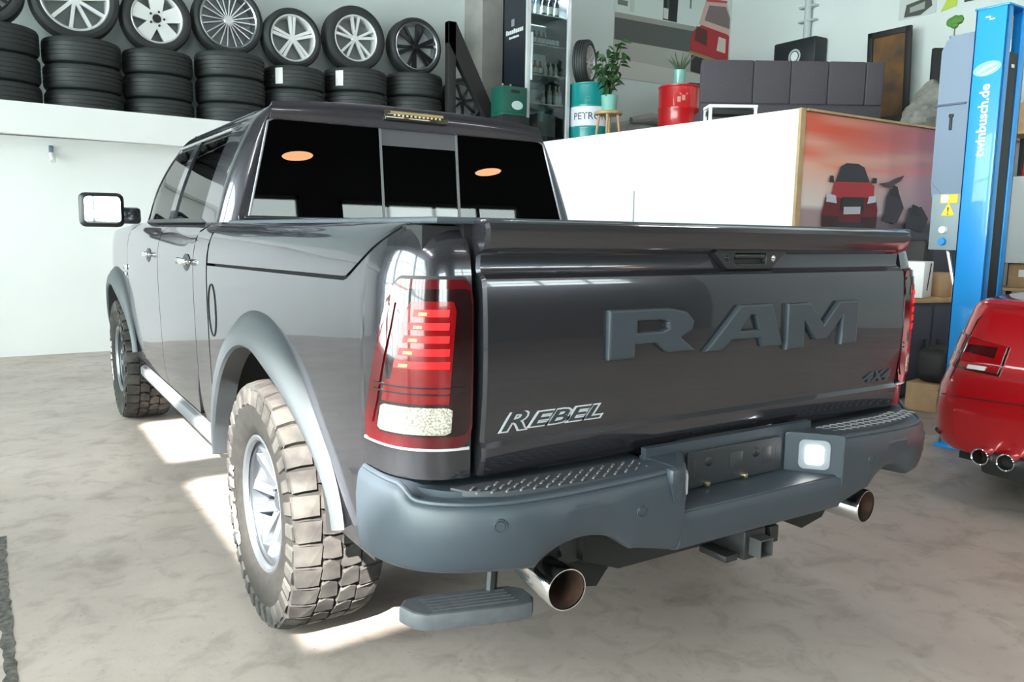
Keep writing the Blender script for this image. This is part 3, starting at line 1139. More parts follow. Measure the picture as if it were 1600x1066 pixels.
GREENDEPTH = 0.02
for s in (-1, 1):
    def lower(name, ya, yb, zl, zh, nu, m_=PAINT, nv=20, off=0.0):
        A = []
        for y in np.linspace(ya, yb, nu):
            z0 = zl(y) if callable(zl) else zl
            z1 = zh(y) if callable(zh) else zh
            A.append([(s * (body_w(y, z) + off), y, z) for z in np.linspace(z0, z1, nv)])
        return MB().grid(np.array(A), .014, flip=(s < 0)).build(name, m_, truck)
    lower('cab_corner', 2.012, 2.262, .50, 1.372, 8)
    dr = lower('rear_door', 2.270, 3.150, lambda y: .505 + max(0, (2.36 - y)) * 2.2, 1.372, 24)
    df = lower('front_door', 3.160, 4.270, .505, 1.372, 26)

    def fzl(y):
        d = .56 ** 2 - (y - FY) ** 2
        return max(.50, FZ + math.sqrt(d)) if d > 0 else .50

    def fzh(y):
        return 1.372 - .10 * min(1, max(0, (y - 4.28) / 1.4)) - .05 * max(0, (y - 5.2) / .5) ** 2
    lower('front_fender', 4.280, 5.72, fzl, fzh, 70)
    lower('rocker_panel', 2.012, 4.26, .385, .495, 20)
    MB().box((s * .90, 3.13, .42), (.10, 2.2, .07), .02).build('rocker_step', mat('rocker_grey', (.12, .12, .13), .4), truck)
    # door handles with black cups behind them
    for d, y in ((dr, 2.395), (df, 3.43)):
        w = body_w(y, 1.20)
        mb = MB().box((s * (w + .022), y + .01, 1.198), (.022, .20, .030), .010)
        mb.box((s * (w + .008), y - .075, 1.198), (.03, .03, .022), .006)
        mb.box((s * (w + .008), y + .095, 1.198), (.03, .03, .022), .006)
        mb.build('door_handle', CHROME, d)
        MB().lathe([(0, .004), (.045, .003), (.05, 0)], 20, Matrix.Translation((s * (w + .001), y + .01, 1.192)) @ Matrix.Rotation(s * PI / 2, 4, 'Y') @ Matrix.Diagonal((.8, 1.5, 1, 1))).build('handle_cup', BLACKPL, d)
    # dark sheet added inside so that gaps read as shade
    A = [[(s * (body_w(y, z) - .035), y, z) for z in np.linspace(.45, 1.36, 8)] for y in np.linspace(2.03, 4.25, 20)]
    MB().grid(np.array(A), .02, flip=(s < 0)).build('door_shade_sheet', SHADEBLK, truck)

    # greenhouse
    def gp(name, pts, m_, parent, off=0.0, nu=14, nv=14, thick=GREENDEPTH):
        """quad in (y, z): pts = (rear-bottom, front-bottom, front-top, rear-top), each side may be a list for a polyline"""
        a, b, c, d = [np.array(p, float) for p in pts]
        A = []
        for u in np.linspace(0, 1, nu):
            row = []
            for v in np.linspace(0, 1, nv):
                p = (1 - u) * (1 - v) * a + u * (1 - v) * b + u * v * c + (1 - u) * v * d
                row.append((s * (green_w(p[0], p[1]) + off), p[0], p[1]))
            A.append(row)
        return MB().grid(np.array(A), thick, flip=(s < 0)).build(name, m_, parent)
    # rear corner pillar, wrapping from the back window to the rear door glass
    A = []
    for u in np.linspace(0, 1, 22):
        row = []
        for z in np.linspace(1.372, 1.868, 20):
            xe = .805 - (z - 1.40) * .25
            w = green_w(2.1, z)
            r = w - xe
            yr = yrear(z)
            if u < .5:
                a = u / .5 * PI / 2
                x_ = xe + r * math.sin(a)
                y_ = yr + .10 * (1 - math.cos(a))
            else:
                x_ = w
                y_ = yr + .10 + (u - .5) / .5 * (2.405 + (z - 1.4) * .07 - yr - .10)
            row.append((s * x_, y_, z))
        A.append(row)
    MB().grid(np.array(A), .02, flip=(s < 0)).build('rear_pillar', PAINT, truck)
    gp('belt_moulding', ((2.30, 1.374), (4.26, 1.374), (4.24, 1.392), (2.42, 1.392)), BLACKPL, truck, .004, 30, 3, .02)
    gp('rear_side_window', ((2.405, 1.388), (3.075, 1.388), (3.075, 1.797), (2.432, 1.797)), DARKGLASS, dr, -.006, thick=.006)
    gp('centre_pillar', ((3.075, 1.374), (3.205, 1.374), (3.19, 1.80), (3.075, 1.80)), PAINT, truck, .002)
    gp('front_side_window', ((3.205, 1.388), (4.225, 1.388), (3.64, 1.797), (3.195, 1.797)), SIDEGLASS, df, -.006, 24, thick=.006)
    gp('roof_rail', ((2.40, 1.795), (3.66, 1.795), (3.58, 1.868), (2.10, 1.868)), PAINT, truck, .0, 26, 8)
    MB().tube([(s * (green_w(y, 1.797) + .006), y, 1.797) for y in np.linspace(2.43, 3.64, 14)], .006, 6).build('drip_trim', mat('trim_silver', (.5, .5, .5), .3, .8), truck)
    # windscreen pillar
    A = []
    for u in np.linspace(0, 1, 20):
        i0 = np.array([3.64, 1.797]) * (1 - u) + np.array([4.235, 1.385]) * u
        o0 = np.array([3.56, 1.868]) * (1 - u) + np.array([4.56, 1.372]) * u + np.array([.10, .045]) * math.sin(PI * u)
        row = []
        for v in np.linspace(0, 1, 6):
            p = i0 * (1 - v) + o0 * v
            row.append((s * (green_w(p[0], p[1]) - .02 * v), p[0], p[1]))
        A.append(row)
    MB().grid(np.array(A), .02, flip=(s < 0)).build('windscreen_pillar', PAINT, truck)

    # front flare
    A = []
    for a in np.linspace(math.radians(2), math.radians(169), 54):
        row = []
        dg = math.degrees(a)
        kt = min(1, max(0, (dg - 105) / 64)) if dg > 90 else .8 * min(1, max(0, (34 - dg) / 40))
        kt = kt * kt * (3 - 2 * kt)
        for rr, xo in [(.655, .984), (.649, .998), (.625, 1.018), (.595, 1.036), (.555, 1.044), (.533, 1.040), (.525, 1.03), (.525, .93)]:
            rr = .655 - (.655 - rr) * (1 - .74 * kt) + (.09 * kt ** 4 if dg > 90 else .02 * kt)
            xo = .978 + (xo - .978) * (1 - .55 * kt) if xo > .97 else xo
            y = FY + rr * math.cos(a)
            row.append((s * (xo - .16 * max(0, (y - 4.9) / .9) ** 2), y, FZ + rr * math.sin(a)))
        A.append(row)
    MB().grid(np.array(A), .006, flip=(s < 0)).build('wheel_flare', FLAREM, truck)
    mb = MB()
    A = [[(s * xx, FY + .535 * math.cos(a), FZ + .535 * math.sin(a)) for xx in np.linspace(.94, .60, 3)] for a in np.linspace(math.radians(-8), math.radians(188), 30)]
    mb.grid(np.array(A), .01)
    mb.box((s * .59, FY, .72), (.02, 1.1, .60))
    mb.build('wheel_well', UNDER, truck)

    # door mirror
    mir = MB()
    mc = Vector((s * 1.145, 4.03, 1.446))
    mir.box(mc + Vector((0, .035, 0)), (.245, .10, .205), .035, rot=Matrix.Rotation(s * .15, 3, 'Z'), seg=3)
    mo = mir.build('door_mirror', BLACKPL, truck)
    Mm = frame((mc.x, mc.y - .018, mc.z), (math.cos(s * .15), math.sin(s * .15), 0), (0, 0, 1))
    curve_mesh('mirror_glass', [rrect(-.098, .098, -.080, .080, .026)], .002, .001, MIRROR, mo, Mm)
    MB().box((s * .995, 4.06, 1.415), (.13, .06, .10), .02).build('mirror_arm', PAINT, mo)
    # emblem on the front fender
    MB().box((s * (body_w(4.36, 1.08) + .004), 4.36, 1.09), (.006, .18, .032), .002).build('fender_badge', CHROME, truck)
    MB().box((s * (body_w(4.36, 1.04) + .004), 4.37, 1.045), (.006, .12, .022), .002).build('fender_badge', CHROME, truck)
    # headlight
    MB().box((s * .72, 5.72, 1.02), (.30, .12, .18), .03).build('headlight', mat('headlight_lens', (.6, .62, .65), .1, .4, coat=1), truck)
    # front corner
    A = []
    for u in np.linspace(0, 1, 10):
        a = u * PI / 2
        A.append([(s * (body_w(5.72, min(z, 1.2)) - .20 + .20 * math.cos(a)), 5.72 + .10 * math.sin(a), z) for z in np.linspace(.55, 1.20, 10)])
    MB().grid(np.array(A), .014, flip=(s < 0)).build('front_corner', PAINT, truck)

# roof
A = []
for y in np.linspace(2.105, 3.56, 22):
    w = green_w(y, 1.866)
    row = []
    for u in np.linspace(-1, 1, 30):
        zc = 1.868 + .048 * (1 - abs(u) ** 2.6) - .012 * max(0, (2.3 - y) / .2) - .02 * max(0, (y - 3.1) / .46) ** 2
        row.append((u * w, y, zc))
    A.append(row)
roof = MB().grid(np.array(A), .015, flip=True).build('roof', PAINT, truck)
# band between roof and back window, with the high brake light
A = []
for u in np.linspace(-1, 1, 40):
    row = []
    for k, (z, dy) in enumerate([(None, .095), (1.885, .060), (1.870, .048), (1.85, .042), (1.83, .040), (1.812, .038)]):
        ww = .70 + (.0 if z is None else (1.868 - z) * .25 * .0)
        w = green_w(2.1, 1.866) if z is None else (.688 + (1.87 - z) * .22)
        x = u * w
        zz = (1.868 + .048 * (1 - abs(u) ** 2.6) - .0117) if z is None else z + (.030 * (1 - abs(u) ** 2.6) * max(0, (z - 1.83) / .055) if z > 1.83 else 0)
        row.append((x, 2.012 + dy + (.0 if z is None else 0), zz))
    A.append(row)
MB().grid(np.array(A), .012, flip=True).build('rear_header', PAINT, truck)
bl = MB().box((-.02, 2.046, 1.871), (.325, .020, .046), .006, rot=Matrix.Rotation(-.14, 3, 'X')).build('high_brake_light', mat('brake_light_smoked', (.035, .026, .018), .12, coat=1), truck)
for i in range(12):
    MB().box((-.135 + i * .021, 2.034, 1.872), (.011, .004, .009), .002).build('brake_light_diode', mat('diode_amber', (.72, .55, .30), .3), bl)
MB().box((-.02, 2.037, 1.884), (.27, .003, .012)).build('brake_light_strip', mat('diode_strip', (.30, .22, .08), .3), bl)
# back window: two fixed panes and a slider
def back_pt(x, z, off=0.0):
    return (x, yrear(z) + off, z)


def back_pane(name, xa, xb, z0, z1, m_, parent, off=0.0, thick=.005):
    """xa, xb are functions of z"""
    A = [[back_pt(xa(z) + (xb(z) - xa(z)) * u, z, off) for z in np.linspace(z0, z1, 10)] for u in np.linspace(0, 1, 12)]
    return MB().grid(np.array(A), thick).build(name, m_, parent)


xe = lambda z: .803 - (z - 1.40) * .25
bw = back_pane('back_window', lambda z: -xe(z), lambda z: -.200, 1.402, 1.812, DARKGLASS, truck)
back_pane('fixed_pane', lambda z: .200, lambda z: xe(z), 1.402, 1.812, DARKGLASS, bw)
back_pane('slider_pane', lambda z: -.19, lambda z: .19, 1.455, 1.735, DARKGLASS, bw, .006)
FRIT = mat('slider_frame_grey', (.075, .075, .085), .25, coat=.8)
back_pane('slider_header', lambda z: -.195, lambda z: .195, 1.735, 1.812, FRIT, bw, .002)
back_pane('slider_sill', lambda z: -.195, lambda z: .195, 1.402, 1.455, FRIT, bw, .002)
for xx in (-.1975, .1975):
    back_pane('slider_post', lambda z: xx - .006, lambda z: xx + .006, 1.402, 1.812, mat('post_grey', (.14, .14, .15), .3), bw, -.002)
sealm = mat('seal_light', (.30, .29, .32), .3, .5)
MB().tube([back_pt(-xe(z) - .004, z, -.003) for z in np.linspace(1.40, 1.80, 12)] + [back_pt(-xe(1.812) + .02, 1.814, -.003)] + [back_pt(x, 1.815, -.003) for x in np.linspace(-.65, .65, 12)] + [back_pt(xe(1.812) - .02, 1.814, -.003)] + [back_pt(xe(z) + .004, z, -.003) for z in np.linspace(1.80, 1.40, 12)], .005, 6).build('window_seal', sealm, truck)
MB().box((0, 2.02, 1.17), (1.70, .02, .46)).build('cab_back_panel', PAINT, truck)
MB().box((0, 2.012, 1.392), (1.66, .025, .018), .004).build('window_sill', PAINT, truck)
# windscreen, bonnet, nose
A = []
for u in np.linspace(-1, 1, 22):
    row = []
    for v in np.linspace(0, 1, 14):
        y = 3.56 + (4.56 - 3.56) * v + .10 * math.sin(PI * v) + .10 * (1 - u * u) * (.3 + .7 * v)
        z = 1.900 - (1.868 + .03 - 1.372) * v + .045 * math.sin(PI * v) - .03 * (u * u) * (1 - v)
        row.append((u * (green_w(3.56, 1.866) * (1 - v) + (green_w(4.56, 1.372) - .01) * v), y, z))
    A.append(row)
MB().grid(np.array(A), .006).build('windscreen', SIDEGLASS, truck)
A = []
for y in np.linspace(4.58, 5.74, 20):
    w = body_w(y, 1.30) - .03
    row = []
    for u in np.linspace(-1, 1, 24):
        z = 1.372 - .10 * min(1, max(0, (y - 4.28) / 1.4)) - .05 * max(0, (y - 5.2) / .5) ** 2 + .05 * (1 - abs(u) ** 3) - (.0 if abs(u) < .95 else .02)
        row.append((u * w, y, z))
    A.append(row)
MB().grid(np.array(A), .015, flip=True).build('bonnet', PAINT, truck)
MB().box((0, 5.78, .98), (1.20, .08, .42), .04).build('grille', BLACKPL, truck)
MB().box((0, 5.80, .64), (1.86, .20, .24), .06).build('front_bumper', GRAYPL, truck)
MB().box((0, 5.1, .80), (1.10, 1.2, .60)).build('engine_bay', UNDER, truck, smooth=0)
MB().box((0, 4.45, 1.0), (1.7, .05, .72)).build('bulkhead', UNDER, truck, smooth=0)
# cabin
CAB = mat('cabin_dark', (.012, .012, .013), .8)
HEAD = mat('headliner', (.05, .05, .048), .9)
MB().box((0, 2.85, 1.845), (1.30, 1.40, .02)).build('headliner', HEAD, truck, smooth=0)
MB().box((0, 3.3, .58), (1.7, 2.4, .06)).build('cabin_floor', CAB, truck, smooth=0)
for x in (-.42, 0, .42):
    mb = MB().box((x, 2.28, 1.06), (.42, .16, .62), .05, rot=Matrix.Rotation(.18, 3, 'X'))
    mb.box((x, 2.25, 1.44), (.24, .10, .15), .04)
    mb.build('rear_seat', CAB, truck)
for x in (-.42, .42):
    mb = MB().box((x, 3.35, 1.05), (.52, .18, .75), .06, rot=Matrix.Rotation(.2, 3, 'X'))
    mb.box((x, 3.26, 1.50), (.28, .11, .18), .05)
    mb.box((x, 3.62, .76), (.52, .52, .16), .05)
    mb.build('front_seat', CAB, truck)
MB().box((0, 4.25, 1.20), (1.5, .42, .26), .06).build('dashboard', CAB, truck)
mb = MB().lathe([(.175, -.012), (.19, 0), (.175, .012), (.163, 0)], 28, Matrix.Translation((-.42, 3.98, 1.22)) @ Matrix.Rotation(math.radians(65), 4, 'X'), closed=True)
mb.build('steering_wheel', CAB, truck)

# ------------------------------------------------------------------ wheels
def offroad_tyre(R=.424, W=.292, rim=.228):
    mb = MB()
    h = W / 2
    prof = [(rim, -h * .80), (rim + .012, -h * .92), (rim + .05, -h * 1.0), (R - .10, -h * 1.03), (R - .055, -h * 1.0), (R - .032, -h * .93), (R - .020, -h * .78),
            (R - .015, -h * .4), (R - .014, 0), (R - .015, h * .4), (R - .020, h * .78), (R - .032, h * .93), (R - .055, h * 1.0), (R - .10, h * 1.03), (rim + .05, h * 1.0), (rim + .012, h * .92), (rim, h * .80)]
    mb.lathe(prof, 72, closed=True)
    return mb, h


def rtop(l, h, R):
    """tread radius across the tyre"""
    k = abs(l) / h
    return R - .004 * k * k - .012 * max(0, (k - .75) / .25) ** 2


def tread_block(mb, R, h, poly, depth):
    """poly: (angle, lateral) corners; block stands on the carcass"""
    n = len(poly)
    ca = sum(p[0] for p in poly) / n
    cl = sum(p[1] for p in poly) / n
    V, F = [], []
    for (a, l) in poly:
        r = rtop(l, h, R) - depth
        V.append((r * math.cos(a), r * math.sin(a), l))
    for (a, l) in poly:
        a2, l2 = ca + (a - ca) * .95, cl + (l - cl) * .965
        r = rtop(l2, h, R)
        V.append((r * math.cos(a2), r * math.sin(a2), l2))
    F.append(tuple(range(n, 2 * n)))
    for i in range(n):
        j = (i + 1) % n
        F.append((i, j, n + j, n + i))
    mb.add(V, F)


def make_truck_wheel():
    t = thing('wheel', '', '')
    for k in ('label', 'category'):
        del t[k]
    R = .424
    mb, h = offroad_tyre(R)
    mb.build('tyre', RUBBER, t, 40)
    tb = MB()
    N = 34
    d = 2 * PI / N
    for i in range(N):
        a = i * d
        for sgn in (-1, 1):
            o = a if sgn > 0 else a + d * .5
            tail_ = .012 if i % 2 else 0.0
            # shoulder lug
            tread_block(tb, R, h, [(o + d * .03, sgn * h * .47), (o + d * .86, sgn * h * .43), (o + d * .95, sgn * h * .70), (o + d * .92, sgn * (h * 1.0)), (o + d * .02, sgn * (h * 1.0 - tail_ * .6)), (o + d * .04, sgn * h * .72)], .018)
            # side biter on the shoulder
            r0, r1 = R - .085, R - .030
            V = []
            for rr, zz in ((r0, h * 1.02), (r1, h * .97)):
                for aa in (o + d * .10, o + d * .74):
                    V.append((rr * math.cos(aa), rr * math.sin(aa), sgn * zz))
            for rr, zz in ((r0 + .006, h * 1.06), (r1 + .004, h * 1.03)):
                for aa in (o + d * .16, o + d * .68):
                    V.append((rr * math.cos(aa), rr * math.sin(aa), sgn * zz))
            tb.add(V, [(4, 5, 7, 6), (0, 1, 5, 4), (2, 3, 7, 6), (0, 2, 6, 4), (1, 3, 7, 5)])
            # centre block, interlocking
            o2 = o + d * .30
            tread_block(tb, R, h, [(o2 - d * .08, sgn * h * .01), (o2 + d * .62, sgn * h * .05), (o2 + d * .86, sgn * h * .26), (o2 + d * .72, sgn * h * .40), (o2 - d * .02, sgn * h * .43), (o2 - d * .10, sgn * h * .22)], .018)
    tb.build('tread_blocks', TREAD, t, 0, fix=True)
    # rim: barrel, lip, twin spokes, hub, nuts. Outer face at +z
    rb = MB()
    rb.lathe([(.232, .122), (.236, .126), (.232, .130), (.224, .126), (.216, .112), (.205, .06), (.200, -.06), (.222, -.115), (.230, -.12), (.226, -.125), (.205, -.125), (.188, -.06), (.190, .06), (.205, .105)], 60, closed=True)
    rb.build('rim_barrel', RIMGREY, t, 30)
    MB().lathe([(.233, .124), (.237, .129), (.231, .134), (.219, .130), (.212, .118), (.218, .116)], 60, closed=True).build('rim_lip', mat('rim_lip_silver', (.28, .30, .33), .3, .85), t, 30)
    for i in range(6):
        a = 2 * PI * i / 6
        sp = MB()
        for sg in (-1, 1):
            M = Matrix.Rotation(a, 4, 'Z')
            V = [(.050, sg * .004, .062), (.050, sg * .040, .062), (.205, sg * .062, .100), (.205, sg * .028, .104),
                 (.050, sg * .004, .030), (.050, sg * .044, .030), (.205, sg * .070, .060), (.205, sg * .020, .060)]
            F = [(0, 1, 2, 3), (4, 7, 6, 5), (0, 4, 5, 1), (1, 5, 6, 2), (2, 6, 7, 3), (3, 7, 4, 0)]
            sp.add(V, F, M)
        sp.build('spoke', mat('spoke_machined', (.26, .28, .31), .35, .8), t, 25, fix=True)
    hb = MB()
    hb.lathe([(0, .078), (.030, .078), (.038, .070), (.040, .060), (.085, .056), (.088, .02), (0, .02)], 30)
    hb.build('hub', RIMGREY, t, 30)
    for i in range(5):
        a = 2 * PI * i / 5
        MB().lathe([(.010, .05), (.010, .070), (.006, .076), (0, .076)], 6, Matrix.Translation((.062 * math.cos(a), .062 * math.sin(a), 0))).build('wheel_nut', CHROME, t, 30)
    MB().lathe([(0, -.02), (.185, -.02), (.185, -.01), (0, -.01)], 32).build('brake_disc', mat('brake_steel', (.10, .10, .10), .5, .6), t, 30)
    # raised white sidewall lettering
    LW = mat('tyre_lettering', (.60, .59, .56), .7)
    ltr = []
    for word, ctr in (('COOPER', 186),):
        nl = len(word)
        stepa = math.radians(9.6)
        for i, ch in enumerate(word):
            a = math.radians(ctr) + (nl / 2 - .5 - i) * stepa
            p = Vector((.310 * math.cos(a), .310 * math.sin(a), h * 1.045))
            up = Vector((math.cos(a), math.sin(a), 0))
            right = Vector((math.sin(a), -math.cos(a), 0))
            Ml = Matrix((right, up, Vector((0, 0, 1)))).transposed().to_4x4()
            Ml.translation = p
            o = text_mesh('sidewall_letter', ch, .066, LW, t, Ml, .0016, 0, .0018)
            ltr.append(o)
    return t


def place_wheel(src, s, y):
    r = src.copy()
    COL.objects.link(r)
    r.parent = truck
    for ch in src.children:
        c = ch.copy()
        COL.objects.link(c)
        c.parent = r
    # local +z (outer face) -> s*x ; keep local -x forward
    return r


src = make_truck_wheel()
first = True
for s in (-1, 1):
    for y in (AY, FY):
        w = src if first else place_wheel(src, s, y)
        first = False
        w.parent = truck
        zax = Vector((s, 0, 0))
        xax = Vector((0, -1, 0))          # lettering at 180 deg points forward (+y)
        yax = zax.cross(xax)
        Mw = Matrix((xax, yax, zax)).transposed()
        rot = Mw.to_4x4() @ Matrix.Rotation(math.radians(4 if y > 3 else 10), 4, 'Z')
        w.rotation_euler = rot.to_euler()
        w.location = (s * .866, y, .4175)

# ================================================================== stored tyres and wheels on the gallery
def tyre_profile(R, W, rim):
    h = W / 2
    g = .009
    pr = [(rim, -h * .82), (rim + .01, -h * .93), (rim + .4 * (R - rim), -h), (R - .045, -h * .97), (R - .018, -h * .88), (R - .006, -h * .74)]
    for c in (-.48, -.16, .16, .48):
        pr += [(R - .001, (c - .06) * h), (R - g, (c - .045) * h), (R - g, (c + .045) * h), (R - .001, (c + .06) * h)]
    pr += [(R - .006, h * .74), (R - .018, h * .88), (R - .045, h * .97), (rim + .4 * (R - rim), h), (rim + .01, h * .93), (rim, h * .82)]
    return pr


G_STACK = 'tyres stacked on the white gallery'
ORD = ['topmost', 'middle', 'lowest']
stacks = [  # x, y, R, W, name of the wheel above
    ('black-rimmed wheel', -1.56, 8.36, .375, .275),
    ('ten-spoke white wheel', -.80, 8.42, .375, .262),
    ('smooth white five-hole wheel', -.055, 8.46, .36, .258),
    ('bright multi-spoke wheel', .72, 8.46, .385, .282),
    ('small silver wheel with five twin spokes', 1.48, 8.48, .36, .262),
    ('large silver wheel with five split spokes', 2.27, 8.50, .395, .285),
    ('black and silver swirl-spoke wheel', 3.08, 8.50, .375, .300),
]
STK_TOP = []
for (nm, x, y, R, W) in stacks:
    me = None
    z = DECK
    for k in range(3):
        zc = z + W / 2
        M = Matrix.Translation((0, 0, W / 2))
        lab = 'flat black tyre, %s under the %s' % (ORD[2 - k], nm)
        jx, jy = (random.random() - .5) * .008, (random.random() - .5) * .02
        t = thing('tyre', lab, 'tyre', (x + jx, y + jy, z), random.random() * 6, G_STACK)
        if me is None:
            o = MB().lathe(tyre_profile(R, W, R * .62), 56, M, closed=True).build('tread', TYREBG, t, 30)
            me = o.data
        else:
            o = bpy.data.objects.new('tread', me)
            COL.objects.link(o)
            o.parent = t
        lab_pos = {('black-rimmed wheel', 1): .0, ('small silver wheel with five twin spokes', 2): -.15, ('large silver wheel with five split spokes', 2): -.15}
        if (nm, k) in lab_pos:
            t.rotation_euler = (0, 0, 0)
            a0 = math.atan2(CAM.y - y, CAM.x - x) + lab_pos[(nm, k)] - .35
            A = [[((R + .003) * math.cos(a0 + u), (R + .003) * math.sin(a0 + u), W * .5 + v) for v in (-.09, 0, .09)] for u in np.linspace(-.13, .13, 6)]
            MB().grid(np.array(A), .002).build('paper_sticker', STICK, t)
        z += W
    STK_TOP.append(z)


def std_wheel(name, label, x, y, z, R, W, rimf, n, style, m_rim, m_sp, rot=0.0, yaw=0.0, tilt=0.0, group='display wheels on the tyre stacks'):
    """wheel standing on edge, face towards -y before yaw"""
    t = thing(name, label, 'wheel', (x, y, z), yaw, group)
    t.rotation_euler = (tilt, 0, yaw)
    B = Matrix.Translation((0, 0, R)) @ Matrix.Rotation(PI / 2, 4, 'X')        # local +z -> -y
    rim = R * rimf
    MB().lathe(tyre_profile(R, W, rim), 56, B, closed=True).build('tyre', TYREBG, t, 30)
    h = W / 2
    MB().lathe([(rim * 1.0, h * .80), (rim * 1.015, h * .86), (rim * .985, h * .90), (rim * .94, h * .82), (rim * .91, h * .55), (rim * .88, -h * .6), (rim * .97, -h * .85), (rim * 1.0, -h * .8)], 48, B, closed=True).build('rim', m_rim, t, 30)
    MB().lathe([(0, h * .62), (rim * .13, h * .62), (rim * .16, h * .56), (rim * .17, h * .3), (0, h * .3)], 24, B).build('hub', m_sp, t, 30)
    MB().lathe([(rim * .87, -h * .2), (rim * .87, -h * .15), (0, -h * .15)], 32, B).build('inner_disc', mat('wheel_inside', (.20, .22, .22), .6, .3) if m_sp is not ALLOYD else mat('wheel_inside_pale', (.45, .5, .5), .7), t, 0)
    for i in range(n):
        a = 2 * PI * i / n + rot
        Ms = B @ Matrix.Rotation(a, 4, 'Z')
        if style == 'straight':
            bars = [(0, .055, .055, 0.0)]
        elif style == 'twin':
            bars = [(-.05, .05, .075, -.10), (.05, .05, .075, .10)]
        elif style == 'split':
            bars = [(-.02, .05, .06, -.17), (.02, .05, .06, .17)]
        elif style == 'fan':
            bars = [(0, .20, .33, 0.0)]
        elif style == 'thin':
            bars = [(-.02, .018, .022, -.13), (.02, .018, .022, .13)]
        else:   # swirl
            bars = [(0, .07, .10, .22), (0, .05, .06, -.10)]
        mb = MB()
        for (o0, w0, w1, o1) in bars:
            r0, r1 = rim * .12, rim * .95
            o0, w0, w1, o1 = [k * rim for k in (o0, w0, w1, o1)]
            zz0, zz1, th = h * .60, h * .74, h * .34
            V = [(r0, o0 - w0, zz0), (r0, o0 + w0, zz0), (r1, o1 + w1, zz1), (r1, o1 - w1, zz1), (r0, o0 - w0, zz0 - th), (r0, o0 + w0, zz0 - th), (r1, o1 + w1, zz1 - th), (r1, o1 - w1, zz1 - th)]
            mb.add(V, [(0, 1, 2, 3), (4, 7, 6, 5), (0, 4, 5, 1), (1, 5, 6, 2), (2, 6, 7, 3), (3, 7, 4, 0)], Ms)
        mb.build('spoke', m_sp, t, 0)
    nb = MB()
    return t


T = STK_TOP
std_wheel('alloy_wheel', 'black-rimmed wheel standing on the stack with the square paper sticker', -1.66, 8.44, T[0] + .004, .38, .26, .72, 6, 'split', ALLOYD, ALLOYD, .3)
std_wheel('alloy_wheel', 'large white wheel with ten straight spokes standing on tyres', -.845, 8.48, T[1] + .004, .425, .26, .76, 10, 'straight', ALLOYW, ALLOYW, .15)
std_wheel('alloy_wheel', 'smooth white wheel with five broad spokes and dark centre bolts', -.05, 8.52, T[2] + .004, .365, .25, .72, 5, 'fan', ALLOYW, ALLOYW, .3)
w3 = std_wheel('alloy_wheel', 'bright silver wheel with many thin crossed spokes', .72, 8.54, T[3] + .004, .395, .25, .80, 10, 'thin', ALLOY, ALLOY, .1)
std_wheel('alloy_wheel', 'small silver wheel with five twin spokes, above two stickered tyres', 1.46, 8.52, T[4] + .004, .352, .25, .76, 5, 'twin', ALLOYW, ALLOYW, .35)
std_wheel('alloy_wheel', 'silver wheel with five split spokes in a tall tyre', 2.26, 8.54, T[5] + .004, .395, .25, .70, 5, 'split', ALLOYW, ALLOYW, 1.57)
std_wheel('alloy_wheel', 'black wheel with swirling silver-edged spokes beside the slanted black frame', 3.10, 8.54, T[6] + .004, .365, .24, .82, 6, 'swirl', ALLOY, ALLOYD, .2)
# dark centre bolts on the smooth wheel
for o in COL.objects:
    if o.get('label', '').startswith('smooth white wheel'):
        Bw = Matrix.Translation((0, -.085, .365)) @ Matrix.Rotation(PI / 2, 4, 'X')
        mb = MB().lathe([(0, .004), (.04, .004), (.045, 0)], 20, Bw)
        mb.build('centre_cap', BLACK, o)
        for i in range(5):
            a = 2 * PI * i / 5
            MB().lathe([(0, .012), (.012, .012), (.012, 0)], 10, Bw @ Matrix.Translation((.075 * math.cos(a), .075 * math.sin(a), -.002))).build('bolt', BLACK, o)
        break
std_wheel('alloy_wheel', 'black wheel standing low behind the slanted black frame', 3.80, 8.52, DECK + .35, .30, .22, .84, 7, 'straight', mat('rim_edge', (.35, .37, .37), .4, .8), ALLOYD, .2, group=None)
MB().box((3.80, 8.52, DECK + .175), (.5, .4, .34), .01).build('crate', BLACK)
tag(bpy.data.objects['crate'], 'black crate under the low black wheel', 'crate')

# slanted black frame
fr_ = thing('slanted_frame', 'black timber frame with upright post and slanted brace beside the concrete pillar', 'frame', (3.36, 8.0, DECK))
MB().box((0, 0, .76), (.11, .10, 1.52), .006).build('post', BLACK, fr_)
MB().prism([(-.055, 1.52), (.055, 1.52), (.83, .12), (.83, -.0), (.68, -.0), (.68, .10), (-.055, 1.26)], -.05, .05).build('brace', BLACK, fr_, fix=True)

# ------------------------------------------------------------------ drinks fridge with bottles
FXL, FXR, FYF, FD, FH = 4.235, 4.945, 7.60, .55, 2.08
fg = thing('drinks_fridge', 'tall black drinks fridge with a glass door beside the concrete pillar', 'fridge', (FXL, FYF, DECK))
FW = FXR - FXL
DKB = mat('fridge_black', (.006, .009, .018), .35, coat=.3)
mb = MB()
mb.box((.015, FD / 2, FH / 2), (.03, FD, FH))
mb.box((FW - .015, FD / 2, FH / 2), (.03, FD, FH))
mb.box((FW / 2, FD - .015, FH / 2), (FW, .03, FH))
mb.box((FW / 2, FD / 2, .08), (FW, FD, .16))
mb.box((FW / 2, FD / 2, FH - .03), (FW, FD, .06))
mb.build('cabinet', DKB, fg, smooth=0)
MB().box((FW / 2, FD - .04, FH / 2), (FW - .07, .01, FH - .26)).build('back_liner', mat('fridge_liner', (.6, .65, .65), .5), fg)
FRM = mat('fridge_frame', (.62, .66, .68), .4, .3)
for xx in (.03, FW - .03):
    MB().box((xx, -.02, FH / 2), (.06, .04, FH - .02), .006).build('door_frame', FRM, fg)
